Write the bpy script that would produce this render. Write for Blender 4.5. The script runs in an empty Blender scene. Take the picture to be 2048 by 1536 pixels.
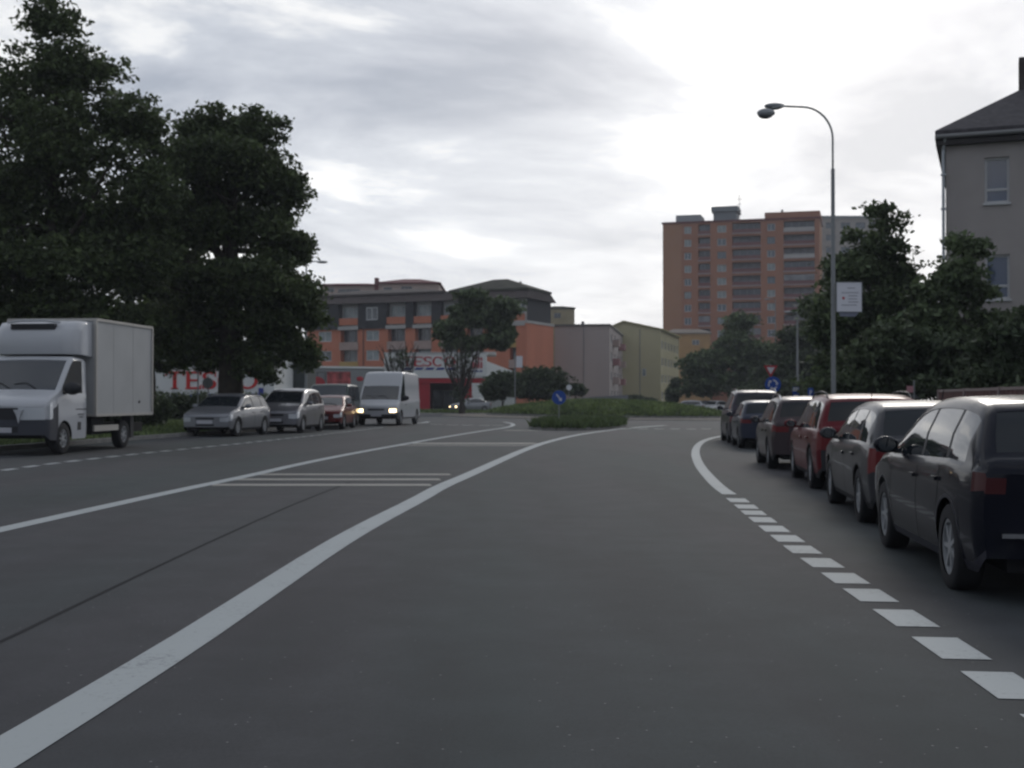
import bpy, bmesh, math, random
import numpy as np
from mathutils import Vector, Matrix
R = math.radians
rnd = random.Random(7)
nr = np.random.RandomState(11)
SC = bpy.context.scene
COL = SC.collection

# ------------------------------------------------------------------ camera
F = 2500.0; CX = 1024.0; CY = 768.0; CAMH = 1.35
PITCH = math.atan(29.6 / F)
SLOPE = -0.0115                      # cross fall of the whole street
cd = bpy.data.cameras.new('camera'); cam = bpy.data.objects.new('camera', cd); COL.objects.link(cam)
cam.location = (0, 0, CAMH); cam.rotation_euler = (R(90) + PITCH, 0, 0)
cd.sensor_width = 36; cd.lens = F / 2048 * 36; cd.clip_end = 3000; cd.clip_start = 0.05
cd.dof.use_dof = True; cd.dof.focus_distance = 1.6; cd.dof.aperture_fstop = 14.5
SC.camera = cam
# ------------------------------------------------------------------ world
SUN_AZ = R(16); SUN_EL = R(24)
w = bpy.data.worlds.new("World"); SC.world = w; w.use_nodes = True
nt = w.node_tree; nt.nodes.clear(); N = nt.nodes; Lk = nt.links
def nd(t, **kw):
    n = N.new(t)
    for k, v in kw.items(): setattr(n, k, v)
    return n
out = nd('ShaderNodeOutputWorld'); bg = nd('ShaderNodeBackground'); bg.inputs[1].default_value = 0.1
Lk.new(bg.outputs[0], out.inputs[0])
sky = nd('ShaderNodeTexSky', sky_type='NISHITA', sun_disc=False); sky.sun_elevation = SUN_EL; sky.sun_rotation = SUN_AZ
sky.dust_density = 2.0
tc = nd('ShaderNodeTexCoord'); sep = nd('ShaderNodeSeparateXYZ'); Lk.new(tc.outputs['Generated'], sep.inputs[0])
def mth(op, a, b=None, c=None, clamp=False):
    n = nd('ShaderNodeMath', operation=op, use_clamp=clamp)
    for i, v in enumerate((a, b, c)):
        if v is None: continue
        if isinstance(v, (int, float)): n.inputs[i].default_value = v
        else: Lk.new(v, n.inputs[i])
    return n.outputs[0]
zz = mth('ADD', mth('MAXIMUM', sep.outputs[2], 0.0), 0.16)
px_ = mth('DIVIDE', sep.outputs[0], zz); py_ = mth('DIVIDE', sep.outputs[1], zz)
# rotate the cloud plane so the streaks run up to the right
ca, sa = math.cos(R(38)), math.sin(R(38))
u_ = mth('ADD', mth('MULTIPLY', px_, ca), mth('MULTIPLY', py_, sa))
v_ = mth('SUBTRACT', mth('MULTIPLY', py_, ca), mth('MULTIPLY', px_, sa))
cmb = nd('ShaderNodeCombineXYZ'); Lk.new(mth('MULTIPLY', u_, 1.05), cmb.inputs[0]); Lk.new(mth('MULTIPLY', v_, 1.25), cmb.inputs[1])
cmb.inputs[2].default_value = 3.7
n1 = nd('ShaderNodeTexNoise'); n1.inputs['Scale'].default_value = 1.35; n1.inputs['Detail'].default_value = 7; n1.inputs['Roughness'].default_value = 0.58
n1.inputs['Distortion'].default_value = 0.35
Lk.new(cmb.outputs[0], n1.inputs['Vector'])
cr = nd('ShaderNodeValToRGB')
e = cr.color_ramp.elements
e[0].position = 0.38; e[0].color = (0.40, 0.445, 0.53, 1)
e[1].position = 0.62; e[1].color = (1.0, 1.01, 1.02, 1)
m_ = cr.color_ramp.elements.new(0.45); m_.color = (0.51, 0.55, 0.63, 1)
m2 = cr.color_ramp.elements.new(0.54); m2.color = (0.65, 0.69, 0.76, 1)
Lk.new(n1.outputs[0], cr.inputs[0])
# thin bright cover near the horizon and round the veiled sun
hz = mth('POWER', mth('SUBTRACT', 1.0, mth('MINIMUM', mth('MULTIPLY', mth('MAXIMUM', sep.outputs[2], 0.0), 3.4), 1.0)), 1.7)
sd = (math.sin(SUN_AZ) * math.cos(SUN_EL), math.cos(SUN_AZ) * math.cos(SUN_EL), math.sin(SUN_EL))
dt = nd('ShaderNodeVectorMath', operation='DOT_PRODUCT'); Lk.new(tc.outputs['Generated'], dt.inputs[0]); dt.inputs[1].default_value = sd
gl = mth('POWER', mth('MAXIMUM', dt.outputs['Value'], 0.0), 38.0)
side = mth('MULTIPLY', mth('ADD', dt.outputs['Value'], 1.0), 0.5)          # the cloud deck is darker away from the sun
gain = mth('SUBTRACT', mth('ADD', mth('MULTIPLY', mth('MULTIPLY', hz, side), 0.85), mth('MULTIPLY', gl, 0.5)), mth('MULTIPLY', mth('SUBTRACT', 1.0, side), 0.26))
addc = nd('ShaderNodeMixRGB', blend_type='ADD'); addc.inputs[0].default_value = 1
gc = nd('ShaderNodeCombineColor')
Lk.new(mth('MULTIPLY', gain, 1.0), gc.inputs[0]); Lk.new(mth('MULTIPLY', gain, 0.985), gc.inputs[1]); Lk.new(mth('MULTIPLY', gain, 0.94), gc.inputs[2])
Lk.new(cr.outputs[0], addc.inputs[1]); Lk.new(gc.outputs[0], addc.inputs[2])
sc10 = nd('ShaderNodeMixRGB', blend_type='MULTIPLY'); sc10.inputs[0].default_value = 1; sc10.inputs[2].default_value = (10, 10, 10, 1)
Lk.new(addc.outputs[0], sc10.inputs[1])
mx = nd('ShaderNodeMixRGB'); mx.inputs[0].default_value = 0.94
Lk.new(sky.outputs[0], mx.inputs[1]); Lk.new(sc10.outputs[0], mx.inputs[2]); Lk.new(mx.outputs[0], bg.inputs[0])
# ------------------------------------------------------------------ sun behind thin cloud
sl = bpy.data.lights.new('sun', 'SUN'); sl.energy = 0.6; sl.angle = R(14); sl.color = (1, 0.95, 0.87)
so = bpy.data.objects.new('sun', sl); COL.objects.link(so)
so.rotation_euler = Vector(sd).to_track_quat('Z', 'Y').to_euler()
vs = SC.view_settings; vs.view_transform = 'Standard'; vs.look = 'None'; vs.gamma = 1; vs.exposure = 0; vs.use_curve_mapping = False
SC.cycles.use_denoising = True
SC.cycles.max_bounces = 6; SC.cycles.diffuse_bounces = 3; SC.cycles.glossy_bounces = 3; SC.cycles.transparent_max_bounces = 6
SC.cycles.sample_clamp_indirect = 4

# ------------------------------------------------------------------ helpers
def gz(x): return SLOPE * x
def raydir(px, py):
    a = (px - CX) / F; b = -(py - CY) / F
    return Vector((a, math.cos(PITCH) - b * math.sin(PITCH), math.sin(PITCH) + b * math.cos(PITCH)))
def G(px, py):                                   # a point of the street surface
    d = raydir(px, py); t = CAMH / (SLOPE * d.x - d.z)
    return Vector((d.x * t, d.y * t, CAMH + d.z * t))
def P(px, py, Y):
    d = raydir(px, py); t = Y / d.y
    return Vector((d.x * t, Y, CAMH + d.z * t))
def X(px, Y): return (px - CX) / F * Y
def Z(py, Y): return P(CX, py, Y).z

MATS = {}
def mat(name, col, rough=0.7, metal=0.0, var=0.0, vscale=3.0, bump=0.0, bscale=20.0, coat=0.0, emit=None, spec=0.3, streak=False, trans=0.0):
    if name in MATS: return MATS[name]
    m = bpy.data.materials.new(name); m.use_nodes = True; MATS[name] = m
    t = m.node_tree; b = t.nodes['Principled BSDF']
    b.inputs['Base Color'].default_value = (*col, 1); b.inputs['Roughness'].default_value = rough; b.inputs['Metallic'].default_value = metal
    b.inputs['Coat Weight'].default_value = coat; b.inputs['Coat Roughness'].default_value = 0.04
    b.inputs['Specular IOR Level'].default_value = spec
    if emit: b.inputs['Emission Color'].default_value = (*emit[0], 1); b.inputs['Emission Strength'].default_value = emit[1]
    tcx = t.nodes.new('ShaderNodeTexCoord'); src = tcx.outputs['Object']
    if streak:
        mp = t.nodes.new('ShaderNodeMapping'); mp.inputs['Scale'].default_value = (1, 1, 0.15); t.links.new(src, mp.inputs[0]); src = mp.outputs[0]
    if var > 0:
        n = t.nodes.new('ShaderNodeTexNoise'); n.inputs['Scale'].default_value = vscale; n.inputs['Detail'].default_value = 5
        r = t.nodes.new('ShaderNodeValToRGB'); r.color_ramp.elements[0].position = 0.3; r.color_ramp.elements[1].position = 0.7
        r.color_ramp.elements[0].color = (*[c * (1 - var) for c in col], 1); r.color_ramp.elements[1].color = (*[min(1, c * (1 + var)) for c in col], 1)
        t.links.new(src, n.inputs[0]); t.links.new(n.outputs[0], r.inputs[0]); t.links.new(r.outputs[0], b.inputs['Base Color'])
    if bump > 0:
        n = t.nodes.new('ShaderNodeTexNoise'); n.inputs['Scale'].default_value = bscale; n.inputs['Detail'].default_value = 6
        bp = t.nodes.new('ShaderNodeBump'); bp.inputs['Strength'].default_value = bump; bp.inputs['Distance'].default_value = 0.02
        t.links.new(src, n.inputs[0]); t.links.new(n.outputs[0], bp.inputs['Height']); t.links.new(bp.outputs[0], b.inputs['Normal'])
    return m
def leafmat(name, c1, c2, scale=0.9):
    if name in MATS: return MATS[name]
    m = bpy.data.materials.new(name); m.use_nodes = True; MATS[name] = m
    t = m.node_tree; b = t.nodes['Principled BSDF']; b.inputs['Roughness'].default_value = 0.6; b.inputs['Specular IOR Level'].default_value = 0.25
    tcx = t.nodes.new('ShaderNodeTexCoord'); n = t.nodes.new('ShaderNodeTexNoise'); n.inputs['Scale'].default_value = scale; n.inputs['Detail'].default_value = 6
    n.inputs['Roughness'].default_value = 0.7
    r = t.nodes.new('ShaderNodeValToRGB'); r.color_ramp.elements[0].position = 0.35; r.color_ramp.elements[1].position = 0.68
    r.color_ramp.elements[0].color = (*c1, 1); r.color_ramp.elements[1].color = (*c2, 1)
    t.links.new(tcx.outputs['Object'], n.inputs[0]); t.links.new(n.outputs[0], r.inputs[0]); t.links.new(r.outputs[0], b.inputs['Base Color'])
    ge = t.nodes.new('ShaderNodeNewGeometry'); mr = t.nodes.new('ShaderNodeMapRange'); mr.inputs[3].default_value = 0.55; mr.inputs[4].default_value = 1.6
    t.links.new(ge.outputs['Random Per Island'], mr.inputs[0]); mu = t.nodes.new('ShaderNodeMixRGB'); mu.blend_type = 'MULTIPLY'; mu.inputs[0].default_value = 1
    t.links.new(r.outputs[0], mu.inputs[1]); t.links.new(mr.outputs[0], mu.inputs[2]); t.links.new(mu.outputs[0], b.inputs['Base Color'])
    tr = t.nodes.new('ShaderNodeBsdfTranslucent'); t.links.new(mu.outputs[0], tr.inputs[0]); ms = t.nodes.new('ShaderNodeMixShader'); ms.inputs[0].default_value = 0.35
    o = t.nodes['Material Output']; t.links.new(b.outputs[0], ms.inputs[1]); t.links.new(tr.outputs[0], ms.inputs[2]); t.links.new(ms.outputs[0], o.inputs[0])
    return m

def obj(name, vs_, fs, m, parent=None, smooth=False, kind=None, loc=None, angle=35):
    me = bpy.data.meshes.new(name); me.from_pydata([tuple(v) for v in vs_], [], fs)
    for q in (m if isinstance(m, (list, tuple)) else [m]): me.materials.append(q)
    if smooth: me.shade_smooth(); me.set_sharp_from_angle(angle=R(angle))
    me.update()
    return link(name, me, parent, kind, loc)
def link(name, me, parent=None, kind=None, loc=None, rot=None):
    o = bpy.data.objects.new(name, me); COL.objects.link(o)
    if parent is not None: o.parent = parent
    if kind: o['kind'] = kind
    if loc is not None: o.location = loc
    if rot is not None: o.rotation_euler = rot
    return o
def tag(o, label, cat, group=None):
    o['label'] = label; o['category'] = cat
    if group: o['group'] = group
    return o
def thing(name, label, cat, loc=(0, 0, 0), rz=0.0, group=None):
    o = bpy.data.objects.new(name, None); COL.objects.link(o); o.location = loc; o.rotation_euler = (0, 0, rz); o.empty_display_size = 0.3
    return tag(o, label, cat, group)

class MB:
    def __init__(s): s.v = []; s.f = []
    def add(s, vs_, fs):
        k = len(s.v); s.v += [Vector(v) for v in vs_]; s.f += [tuple(i + k for i in f) for f in fs]; return s
    def box(s, x0, x1, y0, y1, z0, z1, M=None):
        v = [Vector((x, y, z)) for z in (z0, z1) for y in (y0, y1) for x in (x0, x1)]
        if M is not None: v = [M @ q for q in v]
        return s.add(v, [(0, 2, 3, 1), (4, 5, 7, 6), (0, 1, 5, 4), (2, 6, 7, 3), (0, 4, 6, 2), (1, 3, 7, 5)])
    def quad(s, a, b, c, d): return s.add([a, b, c, d], [(0, 1, 2, 3)])
    def tube(s, pts, rad, n=8, cap=True):
        pts = [Vector(p) for p in pts]
        if not isinstance(rad, (list, tuple)): rad = [rad] * len(pts)
        k = len(s.v); prev = None
        for i, p in enumerate(pts):
            d = (pts[min(i + 1, len(pts) - 1)] - pts[max(i - 1, 0)]).normalized()
            if prev is None: a = d.orthogonal().normalized()
            else: a = (prev - d * prev.dot(d)).normalized()
            prev = a; b = d.cross(a)
            for j in range(n):
                t = 2 * math.pi * j / n; s.v.append(p + (a * math.cos(t) + b * math.sin(t)) * rad[i])
        for i in range(len(pts) - 1):
            for j in range(n):
                s.f.append((k + i * n + j, k + i * n + (j + 1) % n, k + (i + 1) * n + (j + 1) % n, k + (i + 1) * n + j))
        if cap:
            s.f.append(tuple(k + j for j in range(n))[::-1]); s.f.append(tuple(k + (len(pts) - 1) * n + j for j in range(n)))
        return s
    def disc(s, c, r, nrm, n=24, thick=0.0, sx=1, sy=1):
        nrm = Vector(nrm).normalized(); a = nrm.cross(Vector((0, 0, 1)))
        a = Vector((1, 0, 0)) if a.length < 1e-4 else a.normalized()
        b = a.cross(nrm); c = Vector(c); k = len(s.v)
        for off in ((0, -thick) if thick else (0,)):
            for j in range(n):
                t = 2 * math.pi * j / n; s.v.append(c + nrm * off + a * math.cos(t) * r * sx + b * math.sin(t) * r * sy)
        s.f.append(tuple(k + j for j in range(n)))
        if thick:
            s.f.append(tuple(k + n + j for j in range(n))[::-1])
            for j in range(n): s.f.append((k + j, k + n + j, k + n + (j + 1) % n, k + (j + 1) % n))
        return s
    def ell(s, c, r, nu=14, nv=8):
        k = len(s.v)
        for i in range(nv + 1):
            ph = math.pi * i / nv - math.pi / 2
            for j in range(nu):
                t = 2 * math.pi * j / nu
                s.v.append(Vector((c[0] + r[0] * math.cos(ph) * math.cos(t), c[1] + r[1] * math.cos(ph) * math.sin(t), c[2] + r[2] * math.sin(ph))))
        for i in range(nv):
            for j in range(nu): s.f.append((k + i * nu + j, k + i * nu + (j + 1) % nu, k + (i + 1) * nu + (j + 1) % nu, k + (i + 1) * nu + j))
        return s
    def mesh(s, name, m, smooth=False, angle=35):
        me = bpy.data.meshes.new(name); me.from_pydata([tuple(v) for v in s.v], [], s.f)
        for q in (m if isinstance(m, (list, tuple)) else [m]): me.materials.append(q)
        if smooth: me.shade_smooth(); me.set_sharp_from_angle(angle=R(angle))
        me.update(); return me
    def build(s, name, m, parent=None, smooth=False, kind=None, loc=None, angle=35):
        return link(name, s.mesh(name, m, smooth, angle), parent, kind, loc)

def npmesh(name, V, n_per, m):
    """V: (k*n_per, 3) array, faces of n_per consecutive vertices."""
    me = bpy.data.meshes.new(name); nv = len(V); nf = nv // n_per
    me.vertices.add(nv); me.vertices.foreach_set('co', V.astype(np.float32).ravel())
    me.loops.add(nv); me.loops.foreach_set('vertex_index', np.arange(nv, dtype=np.int32))
    me.polygons.add(nf); me.polygons.foreach_set('loop_start', np.arange(0, nv, n_per, dtype=np.int32))
    me.materials.append(m); me.update(calc_edges=True); return me

def interp(pts, x):
    if x <= pts[0][0]: return pts[0][1]
    for (a, b), (c, d) in zip(pts, pts[1:]):
        if x <= c: return b + (d - b) * (x - a) / max(1e-6, c - a)
    return pts[-1][1]

# ------------------------------------------------------------------ ground, road, markings
def road_mat():
    m = bpy.data.materials.new('asphalt'); m.use_nodes = True; t = m.node_tree; b = t.nodes['Principled BSDF']; b.inputs['Roughness'].default_value = 0.82
    b.inputs['Specular IOR Level'].default_value = 0.35
    tcx = t.nodes.new('ShaderNodeTexCoord')
    def noise(sc, det, rough=0.5, src=None):
        n = t.nodes.new('ShaderNodeTexNoise'); n.inputs['Scale'].default_value = sc; n.inputs['Detail'].default_value = det; n.inputs['Roughness'].default_value = rough
        t.links.new(src or tcx.outputs['Object'], n.inputs[0]); return n.outputs[0]
    mp = t.nodes.new('ShaderNodeMapping'); mp.inputs['Scale'].default_value = (1, 0.12, 1); mp.inputs['Rotation'].default_value = (0, 0, R(7)); t.links.new(tcx.outputs['Object'], mp.inputs[0])
    r1 = t.nodes.new('ShaderNodeValToRGB'); r1.color_ramp.elements[0].position = 0.36; r1.color_ramp.elements[1].position = 0.64
    r1.color_ramp.elements[0].color = (0.025, 0.034, 0.037, 1); r1.color_ramp.elements[1].color = (0.037, 0.036, 0.042, 1)
    t.links.new(noise(0.45, 4, 0.5, mp.outputs[0]), r1.inputs[0])
    r2 = t.nodes.new('ShaderNodeValToRGB'); r2.color_ramp.elements[0].position = 0.3; r2.color_ramp.elements[1].position = 0.72
    r2.color_ramp.elements[0].color = (0.6, 0.6, 0.6, 1); r2.color_ramp.elements[1].color = (1.42, 1.42, 1.42, 1)
    t.links.new(noise(55, 8, 0.85), r2.inputs[0])
    r3 = t.nodes.new('ShaderNodeValToRGB'); r3.color_ramp.elements[0].position = 0.35; r3.color_ramp.elements[1].position = 0.66
    r3.color_ramp.elements[0].color = (0.84, 0.84, 0.85, 1); r3.color_ramp.elements[1].color = (1.14, 1.14, 1.13, 1)
    t.links.new(noise(1.7, 6, 0.6), r3.inputs[0])
    a = t.nodes.new('ShaderNodeMixRGB'); a.blend_type = 'MULTIPLY'; a.inputs[0].default_value = 1; t.links.new(r1.outputs[0], a.inputs[1]); t.links.new(r2.outputs[0], a.inputs[2])
    c = t.nodes.new('ShaderNodeMixRGB'); c.blend_type = 'MULTIPLY'; c.inputs[0].default_value = 1; t.links.new(a.outputs[0], c.inputs[1]); t.links.new(r3.outputs[0], c.inputs[2])
    # darker repair patches and oil drips
    mp2 = t.nodes.new('ShaderNodeMapping'); mp2.inputs['Scale'].default_value = (0.9, 0.16, 1); mp2.inputs['Rotation'].default_value = (0, 0, R(-5)); t.links.new(tcx.outputs['Object'], mp2.inputs[0])
    r4 = t.nodes.new('ShaderNodeValToRGB'); r4.color_ramp.elements[0].position = 0.40; r4.color_ramp.elements[1].position = 0.50
    r4.color_ramp.elements[0].color = (0.82, 0.82, 0.83, 1); r4.color_ramp.elements[1].color = (1, 1, 1, 1); t.links.new(noise(1.1, 3, 0.4, mp2.outputs[0]), r4.inputs[0])
    c4_ = t.nodes.new('ShaderNodeMixRGB'); c4_.blend_type = 'MULTIPLY'; c4_.inputs[0].default_value = 1; t.links.new(c.outputs[0], c4_.inputs[1]); t.links.new(r4.outputs[0], c4_.inputs[2]); c = c4_
    # pale stone chips
    vo = t.nodes.new('ShaderNodeTexVoronoi'); vo.inputs['Scale'].default_value = 9; t.links.new(tcx.outputs['Object'], vo.inputs['Vector'])
    lt = t.nodes.new('ShaderNodeMath'); lt.operation = 'LESS_THAN'; lt.inputs[1].default_value = 0.055; t.links.new(vo.outputs['Distance'], lt.inputs[0])
    d = t.nodes.new('ShaderNodeMixRGB'); d.inputs[2].default_value = (0.17, 0.17, 0.17, 1); t.links.new(lt.outputs[0], d.inputs[0]); t.links.new(c.outputs[0], d.inputs[1])
    t.links.new(d.outputs[0], b.inputs['Base Color'])
    bp = t.nodes.new('ShaderNodeBump'); bp.inputs['Strength'].default_value = 0.5; bp.inputs['Distance'].default_value = 0.006
    t.links.new(noise(160, 4, 0.8), bp.inputs['Height']); t.links.new(bp.outputs[0], b.inputs['Normal'])
    return m
M_road = road_mat()
def worn_paint(name, col, wear):
    m = bpy.data.materials.new(name); m.use_nodes = True; t = m.node_tree; b = t.nodes['Principled BSDF']; b.inputs['Roughness'].default_value = 0.7; b.inputs['Specular IOR Level'].default_value = 0.3
    tcx = t.nodes.new('ShaderNodeTexCoord'); n = t.nodes.new('ShaderNodeTexNoise'); n.inputs['Scale'].default_value = 28; n.inputs['Detail'].default_value = 8; n.inputs['Roughness'].default_value = 0.75
    n2_ = t.nodes.new('ShaderNodeTexNoise'); n2_.inputs['Scale'].default_value = 1.3; n2_.inputs['Detail'].default_value = 5
    t.links.new(tcx.outputs['Object'], n.inputs[0]); t.links.new(tcx.outputs['Object'], n2_.inputs[0])
    ad = t.nodes.new('ShaderNodeMath'); ad.operation = 'MULTIPLY_ADD'; ad.inputs[1].default_value = 0.45; t.links.new(n2_.outputs[0], ad.inputs[0]); t.links.new(n.outputs[0], ad.inputs[2])
    r = t.nodes.new('ShaderNodeValToRGB'); r.color_ramp.elements[0].position = 0.42 + wear * 0.2; r.color_ramp.elements[1].position = 0.62 + wear * 0.2
    r.color_ramp.elements[0].color = (col[0] * 0.45, col[1] * 0.45, col[2] * 0.46, 1); r.color_ramp.elements[1].color = (*col, 1)
    t.links.new(ad.outputs[0], r.inputs[0]); t.links.new(r.outputs[0], b.inputs['Base Color']); return m
M_soil = mat('verge_soil', (0.035, 0.05, 0.022), 0.95, var=0.35, vscale=1.2, bump=0.6, bscale=8)
M_paint = worn_paint('road_paint', (0.34, 0.365, 0.37), 0.25)
M_paint2 = worn_paint('faded_paint', (0.27, 0.26, 0.235), 0.4)
M_pave = mat('pavement_slab', (0.16, 0.155, 0.15), 0.85, var=0.2, vscale=2, bump=0.3)
M_kerb = mat('kerb_stone', (0.2, 0.195, 0.185), 0.85, var=0.2, vscale=3, bump=0.3)
M_cobble = mat('cobble_apron', (0.15, 0.13, 0.11), 0.9, var=0.25, vscale=3, bump=0.8, bscale=12)
M_tar = mat('tar', (0.034, 0.034, 0.036), 0.95, spec=0.05)

def extend_back(pts, d):
    a, b = pts[0], pts[1]; u = (a - b); u.z = 0; u.normalize(); return [a + u * d] + pts
def sheet(name, pts, off, m, kind='structure', parent=None):
    v = [(p[0], p[1], gz(p[0]) + off) for p in pts]
    return obj(name, v, [tuple(range(len(v)))], m, parent, kind=kind)
ground = sheet('ground', [(-1600, -200), (1600, -200), (1600, 2500), (-1600, 2500)], -0.06, M_soil)

def stripe_poly(pts, width):
    """centre line -> left and right edges."""
    pts = [Vector((p[0], p[1], 0)) for p in pts]; Lft = []; Rgt = []
    for i, p in enumerate(pts):
        d = (pts[min(i + 1, len(pts) - 1)] - pts[max(0, i - 1)]).normalized(); n = Vector((-d.y, d.x, 0))
        Lft.append(p + n * width / 2); Rgt.append(p - n * width / 2)
    return Lft, Rgt
def smoothline(pts, it=2):
    for _ in range(it):
        q = [pts[0]]
        for a, b in zip(pts, pts[1:]): q += [a * 0.75 + b * 0.25, a * 0.25 + b * 0.75]
        q.append(pts[-1]); pts = q
    return pts
def ribbon(name, pts, width, off, m, kind='structure', parent=None, it=2):
    pts = smoothline([Vector((p[0], p[1], 0)) for p in pts], it)
    a, b = stripe_poly(pts, width); v = []
    for p, q in zip(a, b): v += [(p.x, p.y, gz(p.x) + off), (q.x, q.y, gz(q.x) + off)]
    return obj(name, v, [(2 * i, 2 * i + 1, 2 * i + 3, 2 * i + 2) for i in range(len(pts) - 1)], m, parent, kind=kind)

left_kerb = [(-14.5, -5), (-13.6, 10), (-12.5, 22), (-11.8, 30), (-11.0, 38), (-9.9, 46), (-9.2, 54), (-9.6, 64), (-13, 76), (-24, 84), (-60, 92)]
right_kerb = [(4.9, -5), (5.1, 4), (5.55, 9), (6.1, 13), (6.75, 18), (7.4, 23), (8.1, 29), (9.0, 36), (9.7, 43), (10.5, 50), (11.4, 57), (13.6, 64), (22, 72), (70, 80)]
RC = Vector((X(1215, 97), 97.0, 0)); RR = 9.4
road_pts = [Vector((p[0], p[1], 0)) for p in left_kerb] + [Vector((-60, 104, 0)), Vector((-22, 100, 0)), Vector((-9, 108, 0)), Vector((-2, 117, 0)), Vector((4, 122, 0)), Vector((12, 123, 0)),
            Vector((22, 118, 0)), Vector((30, 106, 0)), Vector((70, 100, 0))] + [Vector((p[0], p[1], 0)) for p in right_kerb[::-1]]
road = sheet('road', road_pts, 0.0, M_road)
ribbon('back_road', [(-70, 128), (-20, 131), (10, 132), (40, 128), (90, 120)], 7.5, -0.045, M_road)
ribbon('side_road', [(17, 118), (27, 170), (38, 260)], 8, -0.03, M_road)

def kerb(name, line, side, wdt=0.16, h=0.12):
    """a raised stone edge: side = +1 puts it to the right of the line's direction"""
    pts = smoothline([Vector((p[0], p[1], 0)) for p in line], 1); v = []; f = []
    for i, p in enumerate(pts):
        d = (pts[min(i + 1, len(pts) - 1)] - pts[max(0, i - 1)]).normalized(); n = Vector((d.y, -d.x, 0)) * side
        q = p + n * wdt
        v += [(p.x, p.y, gz(p.x) - 0.05), (p.x, p.y, gz(p.x) + h), (q.x, q.y, gz(q.x) + h), (q.x, q.y, gz(q.x) - 0.05)]
    for i in range(len(pts) - 1):
        for k in range(3): f.append((4 * i + k, 4 * i + 4 + k, 4 * i + 5 + k, 4 * i + 1 + k))
    return obj(name, v, f, M_kerb, kind='structure')
kerb('kerb_left', left_kerb, -1); kerb('kerb_right', right_kerb, 1)
# pavement on the right, behind the parked cars
pr = [Vector((p[0] + 0.16, p[1], 0)) for p in right_kerb[:-3]]
sheet('pavement', pr + [Vector((p.x + 2.3, p.y - 0.6, 0)) for p in pr[::-1]], 0.10, M_pave)
# raised verge on the left
vl = [Vector((p[0] - 0.17, p[1], 0)) for p in left_kerb[:9]]
sheet('verge', vl + [Vector((-40, 76, 0)), Vector((-40, -5, 0))], 0.08, M_soil)

# --- painted lines
my_line = [G(*p) for p in [(-300, 1690), (35, 1492), (348, 1300), (500, 1200), (651, 1100), (737, 1050), (835, 1000), (880, 974), (937, 950), (1000, 921), (1048, 900), (1090, 885), (1147, 871), (1200, 863), (1248, 857)]]
ribbon('centre_line', extend_back(my_line, 8), 0.25, 0.004, M_paint, it=1)
ribbon('ring_line', [G(*p) for p in [(1262, 856), (1290, 853.5), (1330, 851)]], 0.35, 0.004, M_paint)
far_line = [G(*p) for p in [(-500, 1172), (0, 1060), (342, 984), (506, 950), (600, 928), (700, 908), (805, 889), (908, 871), (975, 860.5), (1014, 855), (1028, 850.5), (1024, 847), (1008, 844)]]
ribbon('outer_line', extend_back(far_line, 14), 0.22, 0.004, M_paint, it=1)
sol = [G(*p) for p in [(1446, 872), (1424, 876), (1404, 883), (1393, 894), (1390, 908), (1397, 928), (1412, 948), (1437, 974), (1459, 989)]]
ribbon('edge_line', sol, 0.21, 0.004, M_paint, it=2)
edge_root = bpy.data.objects.new('dashed_edge_line', None); COL.objects.link(edge_root); edge_root['kind'] = 'structure'
dc = [(1476, 1001), (1492.6, 1013.7), (1507, 1026), (1525, 1040), (1548, 1058), (1574.5, 1077.5), (1604, 1099.5), (1643.6, 1126), (1690, 1157), (1740, 1191), (1810, 1236.5), (1900, 1296.6), (2012, 1371), (2150, 1466)]
gp = [G(*p) for p in dc]
def dash(c, d, ln, wd, parent, m=M_paint, name='dash', off=0.004):
    d = Vector((d[0], d[1], 0)).normalized(); n = Vector((-d.y, d.x, 0)); v = []
    for a, b in ((-1, -1), (1, -1), (1, 1), (-1, 1)):
        q = Vector((c[0], c[1], 0)) + d * a * ln / 2 + n * b * wd / 2; v.append((q.x, q.y, gz(q.x) + off))
    return obj(name, v, [(0, 1, 2, 3)], m, parent)
for i, c in enumerate(gp):
    d = gp[min(i + 1, len(gp) - 1)] - gp[max(0, i - 1)]
    # square ends lie nearly across the view
    per = d.length / (2 if 0 < i < len(gp) - 1 else 1)
    dash(c, d, per * 0.66, 0.26, edge_root)
pk_root = bpy.data.objects.new('dashed_parking_line', None); COL.objects.link(pk_root); pk_root['kind'] = 'structure'
pk = smoothline([G(*p) for p in [(-420, 1010), (0, 941), (171, 919), (342, 901), (513, 884), (700, 863), (770, 854)]], 2)
acc = 0.0; seglen = 0.55; dist = [0]
for a, b in zip(pk, pk[1:]): dist.append(dist[-1] + (b - a).length)
s = 0.0
while s < dist[-1] - 0.5:
    mid = s + 0.3
    for i in range(len(pk) - 1):
        if dist[i] <= mid <= dist[i + 1]:
            t = (mid - dist[i]) / (dist[i + 1] - dist[i]); c = pk[i].lerp(pk[i + 1], t); dash(c, pk[i + 1] - pk[i], 0.62, 0.16, pk_root); break
    s += 1.0
gw_root = bpy.data.objects.new('give_way_line', None); COL.objects.link(gw_root); gw_root['kind'] = 'structure'
for px in (1252, 1286, 1318, 1350, 1382, 1412): c = G(px, 858); dash(c, (1, 0), 0.45, 0.55, gw_root)
for px, py in ((873, 849), (905, 850), (936, 850.5), (968, 851), (996, 851)): c = G(px, py); dash(c, (1, 0), 0.6, 0.45, gw_root)
ribbon('verge_line', [G(*p) for p in [(826, 847), (850, 845.5), (856, 843.5)]], 0.25, 0.004, M_paint)
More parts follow.
